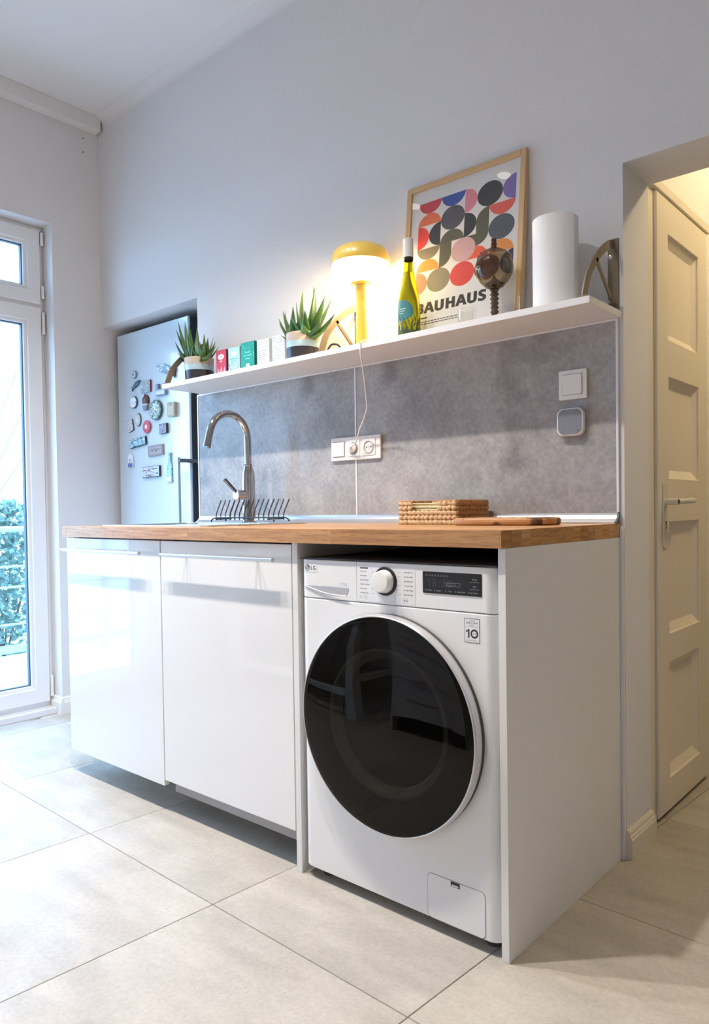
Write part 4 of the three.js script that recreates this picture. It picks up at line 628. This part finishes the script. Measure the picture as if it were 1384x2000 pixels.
// ---------- framed poster ----------
{
  const W = .432, H = .525, x0 = -.6985, lean = Math.atan(.055 / H), t = thing('framed_poster', 'framed poster of coloured circles and half circles leaning on the wall', 'poster', [x0 + W / 2, SY + .0008, .067]);
  const inner = new THREE.Group(); // parts share one tilt, applied to the thing itself
  const L = (name, g, m, p = t, l) => { const o = new THREE.Mesh(g, m); o.name = numbered(name); o.castShadow = o.receiveShadow = true; if (l) o.userData.label = l; p.add(o); return o; };
  const fw = .018, fd = .022, bar = (a, b, c, d) => box(a, b, -fd, c, d, 0, .0015);
  const wm = std(0xffffff, .5, { map: paleWoodTex });
  L('frame_bar', uvM(bar(-W / 2, 0, -W / 2 + fw, H), 0, 0, 'y'), wm); L('frame_bar', uvM(bar(W / 2 - fw, 0, W / 2, H), .3, .05, 'y'), wm);
  L('frame_bar', uvM(bar(-W / 2 + fw, 0, W / 2 - fw, fw), .1, .02), wm); L('frame_bar', uvM(bar(-W / 2 + fw, H - fw, W / 2 - fw, H), .2, .07), wm);
  L('backing', box(-W / 2 + fw, fw, -.012, W / 2 - fw, H - fw, -.008, 0), M.carcass);
  const U = 100, art = canvasTex(900, 1118, (c, w, h) => {
    c.fillStyle = '#dcd8d6'; c.fillRect(0, 0, w, h); c.translate(66, 100); c.save(); c.scale(1, .868);
    const full = (x, y, f) => { c.fillStyle = f; c.beginPath(); c.arc(x * U, y * U, U, 0, 7); c.fill(); };
    const half = (x, y, dir, f) => { c.fillStyle = f; c.beginPath(); const s = { up: [Math.PI, 2 * Math.PI], down: [0, Math.PI], right: [-Math.PI / 2, Math.PI / 2], left: [Math.PI / 2, Math.PI * 1.5] }[dir]; c.arc(x * U, y * U, U, ...s); c.closePath(); c.fill(); };
    half(1, 0, 'down', '#c4303c'); half(3, 0, 'down', '#2c4a9c'); half(4, 1, 'right', '#d8808e'); full(6, 1, '#2e2e30'); half(8, 1, 'left', '#7a68ac');
    half(1, 2, 'up', '#e2703e'); full(3, 2, '#4a4850'); half(7, 2, 'down', '#dc5a48'); half(0, 3, 'right', '#e0382e'); half(2, 3, 'left', '#22262c'); half(4, 3, 'right', '#1f2826'); full(7, 4, '#48505a');
    c.fillStyle = '#55523c'; c.beginPath(); c.arc(3 * U, 4 * U, U, Math.PI, 0); c.lineTo(3 * U, 4 * U); c.lineTo(3 * U, 5 * U); c.arc(2 * U, 5 * U, U, 0, Math.PI / 2); c.lineTo(2 * U, 4 * U); c.fill();
    c.beginPath(); c.moveTo(6 * U, 2 * U); c.lineTo(6 * U, 4 * U); c.arc(5 * U, 4 * U, U, 0, Math.PI); c.lineTo(5 * U, 4 * U); c.lineTo(5 * U, 3 * U); c.arc(6 * U, 3 * U, U, Math.PI, Math.PI * 1.5); c.fill();
    half(1, 4, 'down', '#7c7258'); half(5, 6, 'up', '#e2582c'); full(4, 5, '#cba2a2'); half(7, 6, 'up', '#dc8e44'); half(1, 6, 'up', '#ee8c34'); half(0, 7, 'right', '#a8754e'); full(2, 7, '#857a60'); full(4, 7, '#d23a34'); full(6, 7, '#6a3a44'); half(8, 7, 'left', '#262450');
    c.restore(); c.fillStyle = '#231f1e'; c.font = 'bold 118px sans-serif'; c.textAlign = 'left'; c.save(); const m = c.measureText('BAUHAUS').width; c.translate(4, 834); c.scale(604 / m, .86); c.fillText('BAUHAUS', 0, 0); c.lineWidth = 7; c.strokeStyle = '#231f1e'; c.strokeText('BAUHAUS', 0, 0); c.restore(); c.fillRect(6, 866, 112, 9);
    c.fillStyle = '#4a4340'; seed(97); for (let r = 0; r < 2; r++) { let x = 6; while (x < 380) { const l = rnd(12, 34); c.fillRect(x, 896 + r * 16, Math.min(l, 384 - x), 7); x += l + 6; } }
  });
  const pp = new THREE.PlaneGeometry(W - 2 * fw, H - 2 * fw); pp.translate(0, H / 2, -.0078); L('print', pp, std(0xffffff, .7, { map: art }));
  const gl = new THREE.PlaneGeometry(W - 2 * fw, H - 2 * fw); gl.translate(0, H / 2, -.0040); L('glazing', gl, M.glass);
  t.rotation.x = -lean;
}
// ---------- smoked glass goblet with lid ----------
{
  const x = -.3170, z = .116, t = thing('lidded_goblet', 'smoky brown glass lidded goblet on a knobbly stem', 'goblet', [x, SY, z]);
  const smoke = phy(lin(.53, .455, .33), .02, { transmission: 1, thickness: 0, ior: 1.5 }), deep = phy(lin(.16, .085, .04), .05, { transmission: .6, thickness: .02, attenuationColor: lin(.16, .07, .03), attenuationDistance: .008, ior: 1.5 });
  const st = [[0, .0006], [.038, .0006], [.039, .003], [.020, .008], [.011, .014]]; for (let i = 0; i < 6; i++) { const y = .016 + i * .0125; st.push([.0085, y], [.0125 + (i > 3 ? .001 : 0), y + .006], [.0088, y + .0118]); } st.push([.012, .094], [.014, .1]); st.push([0, .1003]);
  part('stem', lathe(st, x, SY, z, 40), deep, t, 'dark knobbly stem');
  part('bowl', lathe([[.008, .0985], [.022, .1040], [.038, .1180], [.0500, .1370], [.0550, .1560], [.0540, .1680], [.0500, .1800], [.0470, .1880]], x, SY, z, 64), smoke, t);
  const core = part('bowl_base', lathe([[.010, .0975], [.026, .1065], [.030, .1130], [.020, .1180], [.007, .1280], [0, .1400]], x, SY, z, 40), deep, t);
  const lid = part('lid', lathe([[.0485, .1885], [.0490, .1910], [.0440, .1960], [.0430, .2000], [.0340, .2060], [.0200, .2095], [.0075, .2120]], x, SY, z, 64), smoke, t);
  part('finial', lathe([[.0070, .2110], [.0095, .2160], [.0068, .2210], [.0092, .2270], [.0064, .2330], [.0086, .2380], [.0066, .2430], [0, .2440]], x, SY, z, 28), deep, lid);
}
// ---------- paper towel roll, small glasses ----------
{
  const x = -.136, z = .102, r = .0605, t = thing('paper_towel_roll', 'white paper towel roll standing at the right end of the shelf', 'paper roll', [x, SY, z]);
  part('roll', lathe([[.021, .0005], [r - .002, .0005], [r, .003], [r, .249], [r - .002, .2515], [.021, .2515], [.0205, .2500], [.0205, .0020], [.021, .0005]], x, SY, z, 80), M.paper, t);
  part('core', lathe([[.0205, .001], [.0205, .251], [.0190, .251], [.0190, .001]], x, SY, z, 40), std(lin(.42, .32, .22), .9), t);
  const g = []; for (let i = 0; i <= 14; i++) { const u = i / 14, a = .25 + u * 1.0; g.push([x + (r + .0006 + .006 * u * u * u) * Math.sin(a), z + (r + .0006 + .006 * u * u * u) * Math.cos(a)]); }
  const P = []; for (let i = 0; i < 14; i++) { const [ax, az] = g[i], [bx, bz] = g[i + 1], y0 = SY + .001, y1 = SY + .2505; P.push(ax, y0, az, bx, y0, bz, bx, y1, bz, ax, y0, az, bx, y1, bz, ax, y1, az); } const bg = new THREE.BufferGeometry(); bg.setAttribute('position', new THREE.Float32BufferAttribute(P, 3)); part('loose_sheet', uvM(bg), M.paper, t);
  const cup = (name, label, cat, x, z, r, h) => { const q = thing(name, label, cat, [x, SY, z]); part('glass_wall', lathe([[0, .0005], [r * .9, .0005], [r, .006], [r, h], [r - .001, h + .0012], [r - .0022, h], [r - .0022, .010], [r * .8, .007], [0, .0065]], x, SY, z, 48), M.clearGlass, q); part('glass_rim', new THREE.TorusGeometry(r - .001, .0011, 8, 48).rotateX(Math.PI / 2).translate(x, SY + h, z), M.clearGlass, q); return q; };
  cup('glass_jar', 'low clear glass jar between bottle and goblet', 'glass', -.4065, .120, .0275, .056);
  cup('small_glass', 'small clear glass behind the paper roll, in front of the frame corner', 'glass', -.246, .062, .0245, .075);
}

// ---------- furniture opposite, seen mirrored in the washing machine door ----------
{
  const x0 = -1.206, x1 = -.606, z0 = 1.88, t = thing('drawer_unit', 'white kitchen drawer unit across the room, mirrored in the dark washing machine door', 'drawer unit', [-.906, 0, 2.18]);
  part('carcass', merge([box(x0, 0, z0 + .004, x0 + .018, .90, 2.48, .001), box(x1 - .018, .0, z0 + .02, x1, .90, 2.48, .001), box(x0 + .018, .085, z0 + .02, x1 - .018, .90, 2.48, 0)]), M.carcass, t); part('plinth', box(x0 + .02, 0, z0 + .06, x1 - .02, .085, z0 + .075, 0), M.dark, t); part('top', box(x0 - .01, .90, z0 - .015, x1 + .01, .93, 2.49, .002), M.wood[0], t);
  for (let i = 0; i < 4; i++) { const y = .087 + i * .2, d = part('drawer', box(x0 + .020, y, z0, x1 - .002, y + .197, z0 + .018, .001), M.gloss, t); part('handle', merge([rod(V(-1.085, y + .095, z0 - .028), V(-.74, y + .095, z0 - .028), .005, 10), rod(V(-1.06, y + .095, z0 - .028), V(-1.06, y + .095, z0 + .001), .004, 8), rod(V(-.765, y + .095, z0 - .028), V(-.765, y + .095, z0 + .001), .004, 8)]), M.steel, d); }
  const q = thing('wooden_table', 'white painted wooden table across the room, mirrored in the washing machine door', 'table', [-1.95, 0, 2.2]);
  for (const [lx, lz] of [[-1.495, 1.865], [-2.36, 1.865], [-1.495, 2.55], [-2.36, 2.55]]) part('leg', box(lx - .034, 0, lz - .034, lx + .034, .72, lz + .034, .003), M.trim, q);
  part('tabletop', box(-2.45, .72, 1.80, -1.42, .75, 2.64, .004), M.trim, q); part('stretcher', box(-2.326, .120, 1.85, -1.529, .155, 1.88, .002), M.trim, q); part('stretcher', box(-1.511, .20, 1.899, -1.479, .235, 2.516, .002), M.trim, q);
}
// ---------- balcony and garden outside the glass door ----------
{
  const f = struct('balcony_floor', uvM(box(-4.5, -.16, -2.4, -2.952, -.03, 4.0, .004)), std(lin(.62, .60, .58), .9));
  const r = thing('balcony_railing', 'thin grey balcony railing with horizontal bars outside the glass door', 'railing', [-4.3, -.03, .4]), rm = std(lin(.30, .36, .40), .5, { metalness: .3 });
  for (const y of [.865, .61, .47, .215, .055]) part('bar', y === .055 ? box(-4.312, y - .035, -2.3, -4.288, y + .02, 3.6, .003) : rod(V(-4.3, y, -2.3), V(-4.3, y, 3.6), y > .8 ? .02 : .008, 10), rm, r);
  for (const z of [-2.2, -1.0, 1.0, 2.2, 3.4]) part('post', box(-4.32, -.03, z - .02, -4.28, .87, z + .02, .003), rm, r);
  const bush = (name, label, cx, cz, y0, w, h, n, s) => {
    seed(s); const t = thing(name, label, 'shrub', [cx, -.16, cz]), P = [];
    for (let i = 0; i < n; i++) { const a = rnd(0, 6.283), k = rnd(), y = y0 + h * k ** 1.15, rr = w * Math.sqrt(rnd()) * (1.05 - .75 * k), c = V(cx + rr * Math.cos(a), y, cz + rr * Math.sin(a)), d = V(rnd(-1, 1), rnd(-.3, 1), rnd(-1, 1)).normalize(), u = V(rnd(-1, 1), rnd(-1, 1), rnd(-1, 1)).cross(d).normalize(), L = rnd(.035, .075), q = (p, o) => c.clone().addScaledVector(d, p * L).addScaledVector(u, o * L).toArray();
      P.push(...q(0, 0), ...q(.45, .32), ...q(1, 0), ...q(0, 0), ...q(1, 0), ...q(.45, -.32)); }
    const g = new THREE.BufferGeometry(); g.setAttribute('position', new THREE.Float32BufferAttribute(P, 3)); g.computeVertexNormals();
    part('foliage', g, phy(lin(.13, .22, .17), .6, { transmission: .3, thickness: 0 }), t, null, 'stuff');
    const st = []; for (let i = 0; i < 9; i++) { const a = rnd(0, 6.283); st.push(tube([[cx, -.16, cz], [cx + .3 * w * Math.cos(a), y0 + h * .4, cz + .3 * w * Math.sin(a)], [cx + .7 * w * Math.cos(a), y0 + h * rnd(.7, .95), cz + .7 * w * Math.sin(a)]], .007, 10, 5)); }
    part('stem', merge(st), std(lin(.12, .09, .06), .9), t);
  };
  bush('garden_shrub', 'leafy green shrub outside the glass door behind the balcony railing', -4.95, -.48, -.1, .50, 1.15, 3200, 71); bush('garden_shrub', 'lower green shrub further left behind the balcony railing', -5.3, .75, -.3, .8, 1.0, 3600, 72);
  const tr = thing('bare_shrub', 'bare thin branches rising above the shrub outside the glass door', 'bare shrub', [-7.0, -.16, -.9]); seed(73); const br = [];
  for (let i = 0; i < 12; i++) { const a = rnd(-.9, .9), b = rnd(-.9, .9), h = rnd(1.2, 2.0); br.push(tube([[-7.0, -.16, -.9], [-7.0 + a * .3, h * .6, -.9 + b * .4], [-7.0 + a, h * 1.3, -.9 + b * 1.3]], .006, 14, 5)); } part('branch', merge(br), std(lin(.14, .12, .10), .9), tr);
  struct('ground', uvM(box(-30, -.5, -25, -4.5, -.2, 25, 0)), std(lin(.45, .46, .40), .95));
}
renderer.render(scene, camera);
